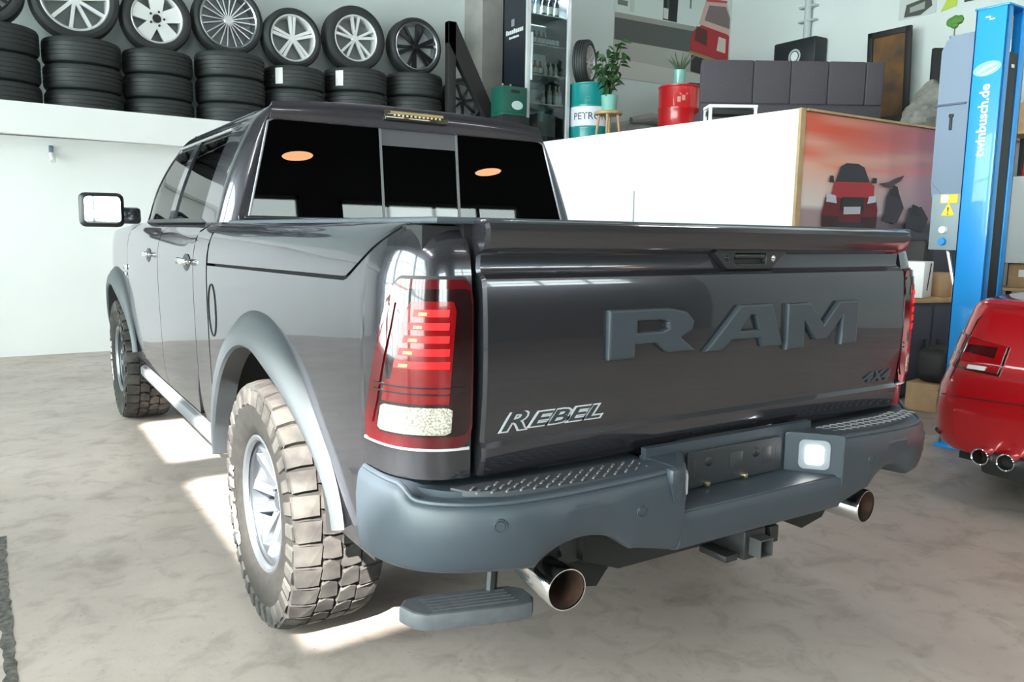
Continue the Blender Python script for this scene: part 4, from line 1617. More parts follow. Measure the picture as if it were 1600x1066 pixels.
MB().box((FW / 2, -.012, FH / 2), (FW - .1, .006, FH - .1)).build('door_glass', glass_mat('fridge_glass', (.82, .88, .88)), fg)
MB().box((.075, -.045, 1.15), (.025, .03, .60), .008).build('door_handle', FRM, fg)
shelf_z = [.58, .95, 1.33, 1.71]
for z in shelf_z:
    MB().box((FW / 2, FD / 2 - .01, z), (FW - .07, FD - .09, .014)).build('shelf', mat('shelf_wire', (.6, .64, .64), .5, .2), fg)
Mside = frame((-.0015, .52, 0), (0, -1, 0), (0, 0, 1))
for (a0, a1, z0, z1) in ((.05, .47, 1.48, 1.54), (.13, .37, 1.42, 1.45)):
    mb = MB()
    n = 9
    for i in range(n):
        c = a0 + (a1 - a0) * (i + .5) / n
        w = (a1 - a0) / n
        hgt = (z1 - z0) * (1.0 if i in (0, 4) else .8)
        mb.box((-.002, .52 - c, z0 + hgt / 2), (.002, w * .82, hgt), .0)
    mb.build('side_lettering', mat('print_pale', (.66, .70, .70), .5), fg)
MB().box((-.002, .30, 1.62), (.002, .07, .09), .0).build('side_emblem', mat('print_grey', (.25, .25, .3), .5), fg)

def bottle_mesh(kind):
    if kind == 'tall':
        return [(0, 0), (.034, 0), (.036, .01), (.036, .15), (.030, .18), (.014, .21), (.013, .265), (.0, .265)]
    if kind == 'short':
        return [(0, 0), (.030, 0), (.031, .01), (.031, .11), (.012, .15), (.012, .185), (0, .185)]
    return [(0, 0), (.033, 0), (.033, .165), (.028, .17), (0, .17)]


rows = [
    (3, [('tall', (.30, .42, .50))] * 2 + [('tall', (.04, .05, .06))] * 3, 'uppermost'),
    (2, [('short', (.05, .06, .06))] * 7, 'second'),
    (1, [('short', (.30, .14, .05))] * 3 + [('short', (.70, .68, .60))] * 3, 'third'),
    (0, [('short', (.45, .40, .35))] * 1 + [('tall', (.50, .42, .36))] * 3, 'lowest'),
]
LBL = mat('bottle_label', (.55, .55, .52), .5)
for ri, bots, word in rows:
    n = len(bots)
    for i, (k, c) in enumerate(bots):
        bx_ = FXL + .11 + (FW - .20) * (i + .5) / max(n, 5 if ri == 0 else n) + (.22 if ri == 0 else 0)
        bx_ = min(bx_, FXR - .07)
        mname = 'bottle_%d_%d_%d' % tuple(int(v * 100) for v in c)
        kindw = {'.3': ''}
        cw = 'pale blue' if c[0] == .30 and c[2] > .4 else 'dark' if max(c) < .1 else 'brown' if c[2] < .1 else 'pale' if c[0] < .6 else 'white'
        lab = '%s %s bottle on the %s fridge shelf' % (cw, 'tall' if k == 'tall' else 'small', word)
        t = thing('bottle', lab, 'bottle', (bx_, FYF + .12, DECK + shelf_z[ri] + .007), 0, '%s bottles on the %s fridge shelf' % (cw, word))
        MB().lathe(bottle_mesh(k), 14, None).build('glass_body', mat(mname, c, .25, coat=.5), t)
        r = .0365 if k == 'tall' else .0318
        hh = (.04, .13) if k == 'tall' else (.03, .095)
        MB().lathe([(r, hh[0]), (r + .0008, hh[0]), (r + .0008, hh[1]), (r, hh[1])], 14, closed=True).build('label_band', LBL, t)
b1 = MB().box((FXL + .47, FYF + .26, DECK + .16 + .16 + .001), (.30, .2, .32), .006).build('carton', mat('fridge_carton', (.16, .17, .18), .6))
tag(b1, 'dark grey carton in the bottom of the drinks fridge', 'box')

d = bpy.data.lights.new('fridge_added_light', 'AREA')  # light added to brighten the inside of the fridge
d.shape = 'RECTANGLE'
d.size, d.size_y, d.energy = .5, .08, 12
d.color = (.9, 1, 1)
o = bpy.data.objects.new('fridge_added_light', d)
COL.objects.link(o)
o.parent = fg
o.location = (FW / 2, .30, FH - .07)
MB().box((FW / 2, .30, FH - .066), (.5, .04, .006)).build('fridge_added_glow', LAMPW, fg)  # glowing strip added along with the fridge light

# green crate by the fridge
gc = thing('bottle_crate', 'dark green plastic bottle crate with oval logo beside the drinks fridge', 'crate', (4.0, 7.60, DECK + .36))
GRN = mat('crate_green', (.006, .085, .06), .45)
MB().box((0, 0, .02), (.36, .30, .04), .006).build('crate_base', GRN, gc)
for sx, sy, ax_, ay_ in ((0, -.14, .36, .02), (0, .14, .36, .02), (-.17, 0, .02, .28), (.17, 0, .02, .28)):
    MB().box((sx, sy, .20), (ax_, ay_, .32), .004).build('crate_wall', GRN, gc)
curve_mesh('crate_logo', [[(.085 * math.cos(a), .055 * math.sin(a)) for a in np.linspace(0, 2 * PI, 24, endpoint=False)]], .001, 0, mat('logo_pale', (.5, .62, .6), .5), gc, xz(.03, .13, -.152))
MB().box((0, -.150, .30), (.13, .004, .04), .002).build('crate_handle', BLACK, gc)
for i, dx in enumerate((-.10, .02)):
    MB().lathe([(0, .01), (.03, .01), (.03, .2), (.012, .30), (.012, .38), (0, .38)], 12, Matrix.Translation((dx, 0, .03))).build('crate_bottle', mat('amber_bottle', (.35, .22, .10), .3), gc)
tag(MB().box((4.0, 7.60, DECK + .178), (.42, .34, .352), .01).build('wooden_box', BLACK), 'black box under the green bottle crate', 'box')

# ------------------------------------------------------------------ drums
def drum(name, label, x, y, r, h, m_):
    t = thing(name, label, 'drum', (x, y, DECK))
    pr = [(0, 0), (r * .97, 0), (r, .012), (r, .02), (r * .975, .03)]
    for f in (.333, .667):
        pr += [(r * .975, h * f - .03), (r * 1.0, h * f - .012), (r * 1.0, h * f + .012), (r * .975, h * f + .03)]
    pr += [(r * .975, h - .03), (r, h - .02), (r * 1.005, h - .005), (r * .985, h), (r * .97, h - .012), (0, h - .012)]
    MB().lathe(pr, 48).build('drum_body', m_, t, 35)
    for (bx, by, br) in ((r * .6, 0, .03), (-r * .6, 0, .018)):
        MB().lathe([(0, .012), (br, .012), (br, 0)], 14, Matrix.Translation((bx, by, h - .012))).build('bung', CHROME, t)
    return t


td = drum('oil_drum', 'teal oil drum with white label band beside the drinks fridge', 5.26, 7.52, .29, .88, TEAL)
MB().lathe([(.2845, .30), (.2865, .30), (.2865, .57), (.2845, .57)], 48, closed=True).build('label_band', mat('drum_label', (.66, .66, .74), .5), td)


def wrap_text(name, body, size, m_, parent, R, ang, z, **k):
    o = text_mesh(name, body, size, m_, parent, Matrix.Identity(4), .0005, **k)
    for v in o.data.vertices:
        a = ang + v.co.x / R
        rr = R + v.co.z + .001
        v.co = (rr * math.cos(a), rr * math.sin(a), z + v.co.y)
    return o


av = math.atan2(CAM.y - 7.52, CAM.x - 5.26)
wrap_text('label_lettering', 'PETRONAS', .13, mat('label_black', (.02, .02, .03), .5), td, .2868, av + .28, .435)
for k in range(3):
    wrap_text('rib_lettering', '- - -', .035, mat('label_pale', (.6, .7, .7), .5), td, .2868, av - .1, .60 + k * .045)
rd = drum('red_drum', 'glossy red steel drum carrying a small mint pot', 6.38, 6.98, .285, .90, REDDRUM)
for (a_, z_) in ((-.10, .70), (.12, .72)):
    A = [[(.2795 * math.cos(av + a_ + u), .2795 * math.sin(av + a_ + u), z_ + v) for v in (-.035, 0, .035)] for u in np.linspace(-.08, .08, 5)]
    MB().grid(np.array(A), .002).build('drum_sticker', mat('sticker_pink', (.62, .30, .26), .5), rd)
# wheel on the teal drum
std_wheel('spare_wheel', 'wheel with pale rim standing on the teal drum', 5.22, 7.62, DECK + .885, .30, .20, .72, 10, 'straight', ALLOYW, mat('alloy_pale', (.6, .57, .55), .5, .3), .1, yaw=.62, group=None)

# ------------------------------------------------------------------ plants
def leaf_data(L, W):
    V = [(0, 0, 0), (W * .5, L * .3, .01), (W * .45, L * .65, .0), (0, L, -.03), (-W * .45, L * .65, .0), (-W * .5, L * .3, .01), (0, L * .35, -.012), (0, L * .7, -.02)]
    F = [(0, 1, 6), (1, 2, 7, 6), (2, 3, 7), (0, 6, 5), (6, 7, 4, 5), (7, 3, 4)]
    n = len(V)
    V2 = V + [(a, b, c - .002) for a, b, c in V]
    F2 = F + [tuple(i + n for i in f[::-1]) for f in F]
    me = bpy.data.meshes.new('leaf')
    me.from_pydata(V2, [], F2)
    me.materials.append(LEAF)
    return me


st_ = thing('wooden_stool', 'small wooden stool carrying the leafy potted plant', 'stool', (5.06, 6.88, DECK))
MB().lathe([(0, .40), (.17, .40), (.18, .41), (.18, .43), (.17, .44), (0, .44)], 30).build('seat', WOOD, st_)
for i in range(4):
    a = PI / 4 + i * PI / 2
    MB().cyl((.12 * math.cos(a), .12 * math.sin(a), .405), (.165 * math.cos(a), .165 * math.sin(a), 0), .018, .015, 10).build('leg', WOOD, st_)
pl = thing('potted_plant', 'tall bushy green plant in a mint pot on the wooden stool', 'plant', (5.07, 6.88, DECK + .441))
MB().lathe([(0, .0), (.085, .0), (.092, .01), (.105, .19), (.11, .20), (.10, .20), (.09, .16), (0, .16)], 28).build('pot', MINT, pl)
r_ = random.Random(5)
lm = leaf_data(.135, .065)
for k in range(7):
    a = k * 2.4
    bx, by = .20 * math.cos(a) * (.3 + .7 * r_.random()), .20 * math.sin(a) * (.3 + .7 * r_.random())
    hgt = .42 + .42 * r_.random()
    pts = [(0, 0, .15), (bx * .6, by * .6, .15 + hgt * .5), (bx * 1.2, by * 1.2, .15 + hgt)]
    MB().tube(pts, [.009, .007, .004], 6).build('stem', mat('stem_green', (.06, .09, .03), .6), pl)
    for j in range(12):
        f = .28 + .72 * j / 11
        p = Vector(pts[0]).lerp(Vector(pts[2]), f)
        o = bpy.data.objects.new('leaf', lm)
        COL.objects.link(o)
        o.parent = pl
        o.location = p
        o.rotation_euler = (r_.uniform(-.9, .5), r_.uniform(-.5, .5), r_.uniform(0, 6.28))
        sc = r_.uniform(.75, 1.25)
        o.scale = (sc, sc, sc)
sp_ = thing('succulent_pot', 'spiky little plant in a mint pot on the red drum', 'plant', (6.32, 6.93, DECK + .889))
MB().lathe([(0, 0), (.075, 0), (.08, .01), (.085, .20), (.09, .22), (.08, .22), (.075, .18), (0, .18)], 28).build('pot', MINT, sp_)
for i in range(16):
    a = i * 2.4
    k = .25 + .35 * r_.random()
    MB().tube([(0, 0, .17), (.10 * math.cos(a) * k * 2, .10 * math.sin(a) * k * 2, .17 + .13), (.22 * math.cos(a) * k * 2, .22 * math.sin(a) * k * 2, .17 + .20 + .1 * r_.random())], [.012, .010, .002], 5).build('spike_leaf', LEAF2, sp_)

# clutter on the gallery
cu_ = thing('floor_cushion', 'large rumpled grey floor cushion behind the red drum', 'cushion', (6.7, 8.0, DECK))
bm = bmesh.new()
bmesh.ops.create_uvsphere(bm, u_segments=36, v_segments=20, radius=1)
for v in bm.verts:
    n = math.sin(v.co.x * 5 + 1) * math.cos(v.co.y * 4) * .05 + math.sin(v.co.z * 7 + v.co.x * 3) * .03
    v.co = Vector((v.co.x * .85 * (1 + n), v.co.y * .45 * (1 + n), max(0, (v.co.z + .75) * .36 * (1 + n))))
mb = MB()
bm.verts.index_update()
mb.add([v.co[:] for v in bm.verts], [[v.index for v in f.verts] for f in bm.faces])
bm.free()
mb.build('cover', mat('cushion_grey', (.42, .43, .42), .9, noise=(20, 4, .3, .7), col2=(.34, .35, .34)), cu_)
MB().tube([(-.6, -.36, .5), (-.3, -.42, .55), (0.0, -.42, .53), (.3, -.40, .50)], [.05, .08, .07, .03], 10).build('folded_blanket', mat('blanket_grey', (.25, .25, .24), .9), cu_)
tb_ = thing('tool_case', 'flat orange-red case lying behind the wooden stool', 'case', (5.68, 6.68, DECK), -.25)
MB().box((0, 0, .11), (.62, .40, .22), .015).build('shell', mat('case_red', (.40, .06, .02), .5), tb_)
MB().box((0, -.20, .13), (.60, .012, .02)).build('seam', BLACK, tb_)
MB().box((-.30, -.19, .18), (.12, .03, .05), .01).build('latch', mat('latch_pink', (.6, .35, .3), .5), tb_)

# sofa, its back turned to the hall
SROT = math.atan2(-.541, .841)
sf = thing('sofa', 'wide dark grey fabric sofa with stitched back panels on the gallery', 'sofa', (6.43, 5.28, DECK), SROT)
SW = 2.12                                    # local x along the sofa, back towards local -y
MB().box((0, .05, .19), (SW, .78, .18), .03).build('base', SOFA, sf)
MB().box((0, -.28, .53), (SW - .03, .16, .74), .03).build('back_frame', SOFA, sf)
for (a, b) in ((-1.0, -.43), (-.43, -.02), (-.02, .39), (.39, .80), (.80, 1.0)):
    a, b = a * SW / 2, b * SW / 2
    MB().box(((a + b) / 2, -.35, .66), (b - a - .003, .07, .49), .018, seg=3).build('back_panel', SOFA, sf)
MB().box((0, -.352, .285), (SW - .01, .07, .23), .014).build('skirt_panel', SOFA, sf)
for k in (-.5, .5):
    MB().box((k * (SW - .16) * .5 * 2 * .5, .10, .33), (SW / 2 - .10, .60, .14), .04).build('seat_cushion', SOFA, sf)
for sx in (-1, 1):
    for sy in (-.28, .36):
        MB().box((sx * (SW / 2 - .1), sy, .05), (.05, .05, .10)).build('foot', BLACK, sf)
# low white table in front of the sofa
lt = thing('side_table', 'small white table frame with black tray beside the sofa back', 'table', (4.80, 4.58, DECK), SROT)
MB().box((0, 0, .195), (.50, .26, .03), .004).build('table_top', WHITE, lt)
MB().box((0, 0, .14), (.46, .22, .05), .004).build('tray', BLACK, lt)
for sx in (-.23, .23):
    for sy in (-.11, .11):
        MB().box((sx, sy, .09), (.03, .03, .18)).build('leg', WHITE, lt)

# long dark sideboard behind the sofa with speaker and wedge
sb = thing('sideboard', 'long dark red lacquered sideboard behind the sofa', 'sideboard', (9.14, 7.47, DECK), PI / 2)
MB().box((0, 0, .80), (2.5, .50, .04), .004).build('board_top', mat('lacquer_red', (.06, .008, .012), .25, coat=.6), sb)
MB().box((0, 0, .39), (2.4, .46, .76), .004).build('body', mat('lacquer_dark', (.02, .012, .014), .4), sb)
for k in (-.8, 0, .8):
    MB().box((k, .235, .40), (.76, .02, .66), .004).build('door', mat('lacquer_dark', (.02, .012, .014), .4), sb)
ck = thing('cabinet_black', 'black upright cabinet under the wall poster', 'cabinet', (8.05, 8.05, DECK), -.3)
MB().box((0, 0, .62), (.95, .5, 1.22), .01).build('body', mat('cabinet_black', (.012, .014, .015), .4), ck)
MB().box((0, -.255, .62), (.90, .015, 1.16), .004).build('front', mat('cabinet_black', (.012, .014, .015), .4), ck)
spk = thing('loudspeaker', 'black loudspeaker box with a round white logo hanging on the conduit', 'speaker', (9.33, 7.36, 4.04), PI / 2)
# local +y faces -x (towards the room)
MB().box((0, 0.0, .21), (.80, .30, .40), .03).build('box', mat('speaker_black', (.012, .017, .017), .5), spk)
for rr, mm, dy in ((.115, (.45, .50, .50), .151), (.085, (.02, .03, .03), .153), (.07, (.7, .75, .72), .155)):
    mb = MB().lathe([(0, .002), (rr, .002), (rr, 0)], 30, Matrix.Translation((-.02, dy, .15)) @ Matrix.Rotation(-PI / 2, 4, 'X'))
    mb.build('logo_ring', mat('logo_%d' % int(rr * 1000), mm, .5), spk)
cp = thing('wall_conduit', 'grey vertical conduit pipe on the right wall above the speaker', 'pipe', (9.42, 7.32, 4.46))
MB().cyl((0, 0, 0), (0, 0, CEIL - 4.46), .055, n=16).build('pipe', mat('conduit_grey', (.45, .5, .5), .5), cp)
for z in (.30, .52):
    MB().box((0, 0, z), (.10, .30, .03), .004).build('bracket', mat('conduit_grey', (.45, .5, .5), .5), cp)
wedge = MB().prism([(-.32, 0), (.32, 0), (.32, .13), (.26, .15), (-.32, .03)], -.15, .15)
o = wedge.build('monitor_wedge', BLACK, fix=True)
o.location = (9.1, 6.58, DECK + .822)
o.rotation_euler = (0, 0, -PI / 2)
tag(o, 'black wedge lying on the end of the dark red sideboard', 'speaker')
pf = thing('framed_picture', 'orange picture in a thick black frame leaning on the right wall', 'picture', (9.30, 5.74, 3.02), PI / 2)
pf.rotation_euler = (-.06, .0, PI / 2)
hw, hh = .32, .64
MB().box((0, .0, hh), (hw * 2 - .10, .02, hh * 2 - .10)).build('picture_print', mat('picture_orange', (.16, .075, .02), .5, noise=(3, 2, .35, .65), col2=(.06, .035, .02)), pf)
for (x_, z_, a, b) in ((-hw + .03, hh, .08, hh * 2), (hw - .03, hh, .08, hh * 2), (0, .04, hw * 2, .08), (0, hh * 2 - .04, hw * 2, .08)):
    MB().box((x_, .012, z_), (a, .05, b), .004).build('frame_bar', BLACK, pf)
tag(MB().box((9.15, 5.70, DECK + .28), (.5, .8, .54), .01).build('chest', BLACK), 'low black chest under the leaning orange picture', 'chest')
bb = thing('black_screen', 'tall black screen panel standing behind the grey lift housing', 'screen', (8.12, 4.22, DECK), SROT)
MB().box((0, 0, .65), (.40, .06, 1.02), .01).build('panel', BLACK, bb)
MB().box((0, 0, .075), (.3, .2, .15), .01).build('stand', BLACK, bb)
bc = thing('black_case', 'black carrying case with grey front below the black screen', 'case', (7.74, 3.80, DECK), SROT)
MB().box((0, 0, .28), (.54, .30, .54), .03).build('shell', BLACK, bc)
MB().box((.05, -.155, .27), (.38, .012, .44), .004).build('front_panel', mat('case_front', (.05, .045, .05), .6), bc)
gb = thing('grey_bag', 'rumpled grey bag lying beside the sofa', 'bag', (6.92, 3.74, DECK))
bm = bmesh.new()
bmesh.ops.create_uvsphere(bm, u_segments=24, v_segments=14, radius=1)
for v in bm.verts:
    n = math.sin(v.co.x * 6) * .08 + math.sin(v.co.z * 8 + v.co.y * 5) * .06
    v.co = Vector((v.co.x * .30 * (1 + n), v.co.y * .20 * (1 + n), max(0, (v.co.z + .8) * .27 * (1 + n) * (1 + .5 * v.co.x))))
bm.verts.index_update()
mb = MB().add([v.co[:] for v in bm.verts], [[v.index for v in f.verts] for f in bm.faces])
bm.free()
mb.build('fabric', mat('bag_grey', (.24, .24, .22), .9, noise=(15, 4, .3, .7), col2=(.15, .15, .14)), gb)

# ------------------------------------------------------------------ wall pictures
# big printed picture on the back wall
WPX0, WPX1, WPZ0, WPZ1 = 6.84, 9.44, 3.86, 5.96
wpo = thing('wall_poster_print', 'large printed picture of an old red car before a pale house on the back wall', 'poster', (WPX0, 8.995, WPZ0))
Wd, Ht = WPX1 - WPX0, WPZ1 - WPZ0
MB().box((Wd / 2, -.006, Ht / 2), (Wd, .012, Ht)).build('poster_board', mat('poster_paper', (.6, .63, .61), .6), wpo)
Mp = frame((0, -.0125, 0), (1, 0, 0), (0, 0, 1))
W_, G_, D_ = S(205, 215, 212), S(150, 152, 146), S(84, 86, 84)
polys = [([(0, 0), (Wd, 0), (Wd, .42), (0, .36)], S(190, 188, 182)), ([(0, .30), (Wd, .24), (Wd, .74), (0, .68)], S(168, 168, 162)),
         ([(0, .58), (Wd, .60), (Wd, .96), (0, .92)], D_), ([(0, .92), (Wd, .96), (Wd, 1.04), (0, 1.0)], G_),
         ([(0, 1.0), (Wd, 1.04), (Wd, Ht), (0, Ht)], W_),
         ([(.05, 1.12), (.26, 1.12), (.26, 1.20), (.05, 1.20)], S(110, 120, 110)), ([(.0, 1.72), (.25, 1.74), (.25, 1.80), (.0, 1.79)], S(120, 130, 130)),
         ([(.30, 1.05), (.40, 1.05), (.40, 1.9), (.30, 1.9)], S(188, 200, 190)),
         ([(1.02, 1.03), (1.34, 1.03), (1.36, 1.55), (1.32, 1.85), (1.20, 1.95), (1.08, 1.85), (1.03, 1.6)], S(22, 28, 26)),
         ([(1.10, 1.2), (1.16, 1.2), (1.16, 1.6), (1.12, 1.68), (1.09, 1.6)], S(60, 74, 70)), ([(1.03, 1.05), (1.14, 1.05), (1.14, 1.22), (1.03, 1.22)], S(205, 205, 200)),
         ([(1.62, 1.3), (1.66, 1.3), (1.66, 1.62), (1.62, 1.62)], S(110, 120, 118)), ([(2.0, 1.5), (2.08, 1.5), (2.08, 1.9), (2.0, 1.9)], S(130, 140, 138)),
         ([(1.70, .60), (Wd, .52), (Wd, .98), (2.50, 1.02), (1.95, 1.10), (1.74, .96), (1.66, .75)], S(170, 40, 50)),
         ([(1.85, 1.08), (2.0, 1.50), (2.50, 1.54), (Wd, 1.30), (Wd, 1.0)], S(200, 165, 158)),
         ([(1.98, 1.16), (2.08, 1.42), (2.48, 1.46), (Wd, 1.28), (Wd, 1.10)], S(120, 105, 105)),
         ([(2.0, 1.47), (2.5, 1.52), (2.52, 1.56), (2.02, 1.53)], S(180, 70, 75)),
         ([(1.76, .80), (2.06, .74), (2.06, 1.00), (1.80, 1.04)], S(88, 40, 36)), ([(2.30, .70), (2.52, .68), (2.52, .92), (2.34, .94)], S(200, 190, 180)),
         ([(1.66, .58), (Wd, .46), (Wd, .52), (1.66, .62)], S(150, 130, 80)), ([(1.70, .28), (Wd, .22), (Wd, .46), (1.70, .56)], S(45, 40, 40))]
print_panel('picture_print', Mp, polys, wpo, .0004)
text_mesh('picture_lettering', 'TRA', .12, mat('print_dark', (.03, .03, .03), .5), wpo, frame((.16, -.022, 1.86), (1, 0, 0), (0, 0, 1)), .0003)
# small prints on the right wall
for i, (lab, y0, y1, z0, z1, cols) in enumerate((('small unframed car print high on the right wall', 5.25, 5.80, 4.47, 4.95, [S(190, 195, 195), S(70, 75, 70), S(150, 155, 150)]),
                                                 ('yellow-green paper triangle pinned on the right wall', 4.96, 5.18, 4.46, 4.75, None),
                                                 ('dark framed print high on the right wall behind the lift', 4.20, 4.86, 4.52, 5.1, [S(40, 55, 60), S(60, 80, 85), S(40, 55, 60)]))):
    t = thing('wall_print', lab, 'picture', (9.495, y1, z0), 0)
    Mq = frame((-.006, 0, 0), (0, -1, 0), (0, 0, 1))
    w, h = y1 - y0, z1 - z0
    if cols is None:
        mb = MB().prism([(0, 0), (w, .04), (w, h), (w * .5, h * .7)], 0, .004, frame((-.004, 0, 0), (0, -1, 0), (0, 0, 1)) @ Matrix(((1, 0, 0, 0), (0, 0, 1, 0), (0, 1, 0, 0), (0, 0, 0, 1))))
        mb.build('paper', mat('paper_green', S(180, 200, 70), .6), t, fix=True)
    else:
        MB().box((-.002, -w / 2, h / 2), (.008, w, h)).build('backing', mat('print_paper_%d' % i, cols[0], .6), t)
        print_panel('print', Mq, [([(0, 0), (w, 0), (w, h), (0, h)], cols[0]), ([(w * .15, h * .05), (w * .6, h * .02), (w * .9, h * .22), (w * .85, h * .5), (w * .2, h * .4)], cols[1]), ([(w * .3, h * .15), (w * .7, h * .18), (w * .7, h * .38), (w * .3, h * .3)], cols[2])], t, .0004)

# printed banner on the poster wall: sunset with a red car
BX0, BX1, BZ0, BZ1 = 4.475, 7.35, .78, 2.462
bn = thing('wall_banner', 'wide printed banner with orange sunset and a red car below the gallery', 'banner', (BX0, 3.398, BZ0))
bw_, bh = BX1 - BX0, BZ1 - BZ0
# softly folded fabric
A = []
for u in np.linspace(0, 1, 60):
    fold = .008 * math.sin(u * 9) + .012 * math.exp(-((u - .62) / .04) ** 2) + .008 * math.exp(-((u - .45) / .03) ** 2)
    A.append([(u * bw_, -.012 - fold, v * bh) for v in np.linspace(0, 1, 34)])
A = np.array(A)
bnm = MB().grid(A, .004)
o = bnm.build('banner_cloth', print_mat('poster_print'), bn, 60)
att = o.data.color_attributes.new('print', 'FLOAT_COLOR', 'POINT')


def lerp(a, b, k):
    k = max(0, min(1, k))
    return tuple(a[i] * (1 - k) + b[i] * k for i in range(3))


def banner_col(u, v):
    """u 0..1 left-right, v 0..1 bottom-top"""
    top = lerp(S(205, 95, 75), S(140, 105, 130), (u - .25) / .5)
    mid = lerp(S(225, 170, 150), S(165, 130, 150), (u - .2) / .5)
    hor = lerp(S(215, 205, 200), S(150, 125, 140), (u - .1) / .6)
    c = lerp(mid, top, (v - .72) / .18)
    if v < .72:
        c = lerp(hor, mid, (v - .52) / .2)
    w = math.sin(u * 4 + v * 34 + 2 * math.sin(u * 6)) * .6 + math.sin(u * 7 - v * 55 + 1) * .4
    if v > .7:
        c = lerp(c, S(228, 80, 50), .75 * max(0, w) * (1 - u))
        c = lerp(c, S(235, 185, 165), .45 * max(0, -w) * (1 - .5 * u))
    if v < .50 - .10 * u:
        c = lerp(S(160, 135, 140), S(70, 70, 82), (u - .1) / .5)
    return c


nvb = 34
for i in range(len(o.data.vertices)):
    k = i % (60 * 34)
    u, v = (k // nvb) / 59, (k % nvb) / 33
    att.data[i].color = (*banner_col(u, v), 1)
def bu(x, z):
    return (x - BX0, z - BZ0)


def onb(pts):
    return [bu(x, z) for x, z in pts]


Mb = frame((0, -.031, 0), (1, 0, 0), (0, 0, 1))
car_p = [
    (onb([(4.78, 1.30), (5.58, 1.32), (5.62, 1.62), (5.58, 1.74), (4.80, 1.72), (4.76, 1.55)]), S(104, 22, 32)),
    (onb([(4.78, 1.28), (5.02, 1.28), (5.02, 1.55), (4.76, 1.55)]), S(60, 25, 32)),
    (onb([(5.36, 1.30), (5.60, 1.32), (5.62, 1.56), (5.36, 1.55)]), S(58, 26, 34)),
    (onb([(4.95, 1.26), (5.42, 1.28), (5.42, 1.50), (4.95, 1.50)]), S(48, 46, 54)),
    (onb([(4.88, 1.72), (5.54, 1.74), (5.54, 1.85), (5.48, 1.88), (4.92, 1.87)]), S(168, 45, 55)),
    (onb([(4.93, 1.87), (5.46, 1.885), (5.36, 2.02), (5.26, 2.05), (5.08, 2.045), (5.00, 2.01)]), S(48, 46, 58)),
    (onb([(4.84, 1.86), (4.91, 1.86), (4.90, 1.92), (4.85, 1.92)]), S(50, 40, 48)),
    (onb([(5.49, 1.88), (5.57, 1.88), (5.57, 1.93), (5.50, 1.93)]), S(50, 40, 48)),
    (onb([(5.02, 1.60), (5.40, 1.61), (5.38, 1.74), (5.05, 1.73)]), S(40, 36, 42)),
    (onb([(5.08, 1.57), (5.34, 1.58), (5.34, 1.65), (5.08, 1.64)]), S(185, 180, 190)),
    (onb([(4.81, 1.68), (4.97, 1.67), (4.95, 1.74), (4.82, 1.76)]), S(190, 190, 205)),
    (onb([(5.44, 1.68), (5.58, 1.70), (5.57, 1.76), (5.46, 1.75)]), S(190, 190, 205)),
    (onb([(5.72, 1.52), (5.95, 1.50), (6.05, 1.66), (5.95, 1.80), (5.80, 1.84), (5.74, 1.75)]), S(58, 52, 64)),
    (onb([(5.80, 1.78), (5.98, 1.74), (5.92, 1.86), (5.84, 1.88)]), S(40, 38, 48)),
    (onb([(6.10, 1.46), (6.42, 1.42), (6.50, 1.56), (6.36, 1.68), (6.14, 1.66)]), S(52, 50, 62)),
    (onb([(6.16, 1.60), (6.34, 1.58), (6.30, 1.68), (6.20, 1.70)]), S(36, 36, 46)),
    (onb([(5.60, 1.88), (5.76, 1.84), (5.96, 1.92), (6.02, 1.98), (5.90, 1.95), (5.76, 1.90)]), S(70, 60, 70)),
]
print_panel('banner_print', Mb, car_p, bn, .0004)

# ================================================================== two-post lift
lf = thing('lift_column', 'tall blue steel lift column with white lettering beside the red car', 'lift', (3.45, 1.285, 0))
# local: lettered face towards -x, slot towards -y. Column 0.30 wide (y), 0.26 deep (x)
H = 2.745
mb = MB()
mb.box((.006, 0, H / 2 + .01), (.012, .19, H - .02), .003)                     # lettered web
mb.box((.12, .089, H / 2 + .01), (.24, .012, H - .02), .003)                   # back web
mb.box((.234, 0, H / 2 + .01), (.012, .19, H - .02), .003)
mb.box((.03, -.090, H / 2 + .01), (.06, .010, H - .02), .003)                  # lips either side of the slot
mb.box((.210, -.090, H / 2 + .01), (.06, .010, H - .02), .003)
col_o = mb.build('column', BLUE, lf)
MB().box((.12, 0, H), (.255, .205, .012), .003).build('top_plate', BLUE, lf)
MB().box((.13, .0, .012), (.30, .24, .024), .004).build('base_plate', BLUE, lf)
MB().box((.12, -.045, 1.26), (.12, .085, 2.44), .004).build('carriage_cover', mat('lift_slot', (.022, .028, .026), .55), lf)
for k, dx in enumerate((.10, .14)):
    MB().cyl((dx, -.05, 2.44), (dx, -.05, 2.70), .008, n=8).build('lift_cable', CHROME, lf)
MB().box((.12, -.089, 2.40), (.03, .004, .02)).build('cover_tag', STICK, lf)
Mt = frame((-.0008, .02, 1.995), (0, 0, 1), (0, 1, 0))
LWH = mat('lift_lettering', (.75, .82, .88), .5)
Mt = Matrix(((0, 0, -1, -.0010), (0, 1, 0, 0), (1, 0, 0, 0), (0, 0, 0, 1)))
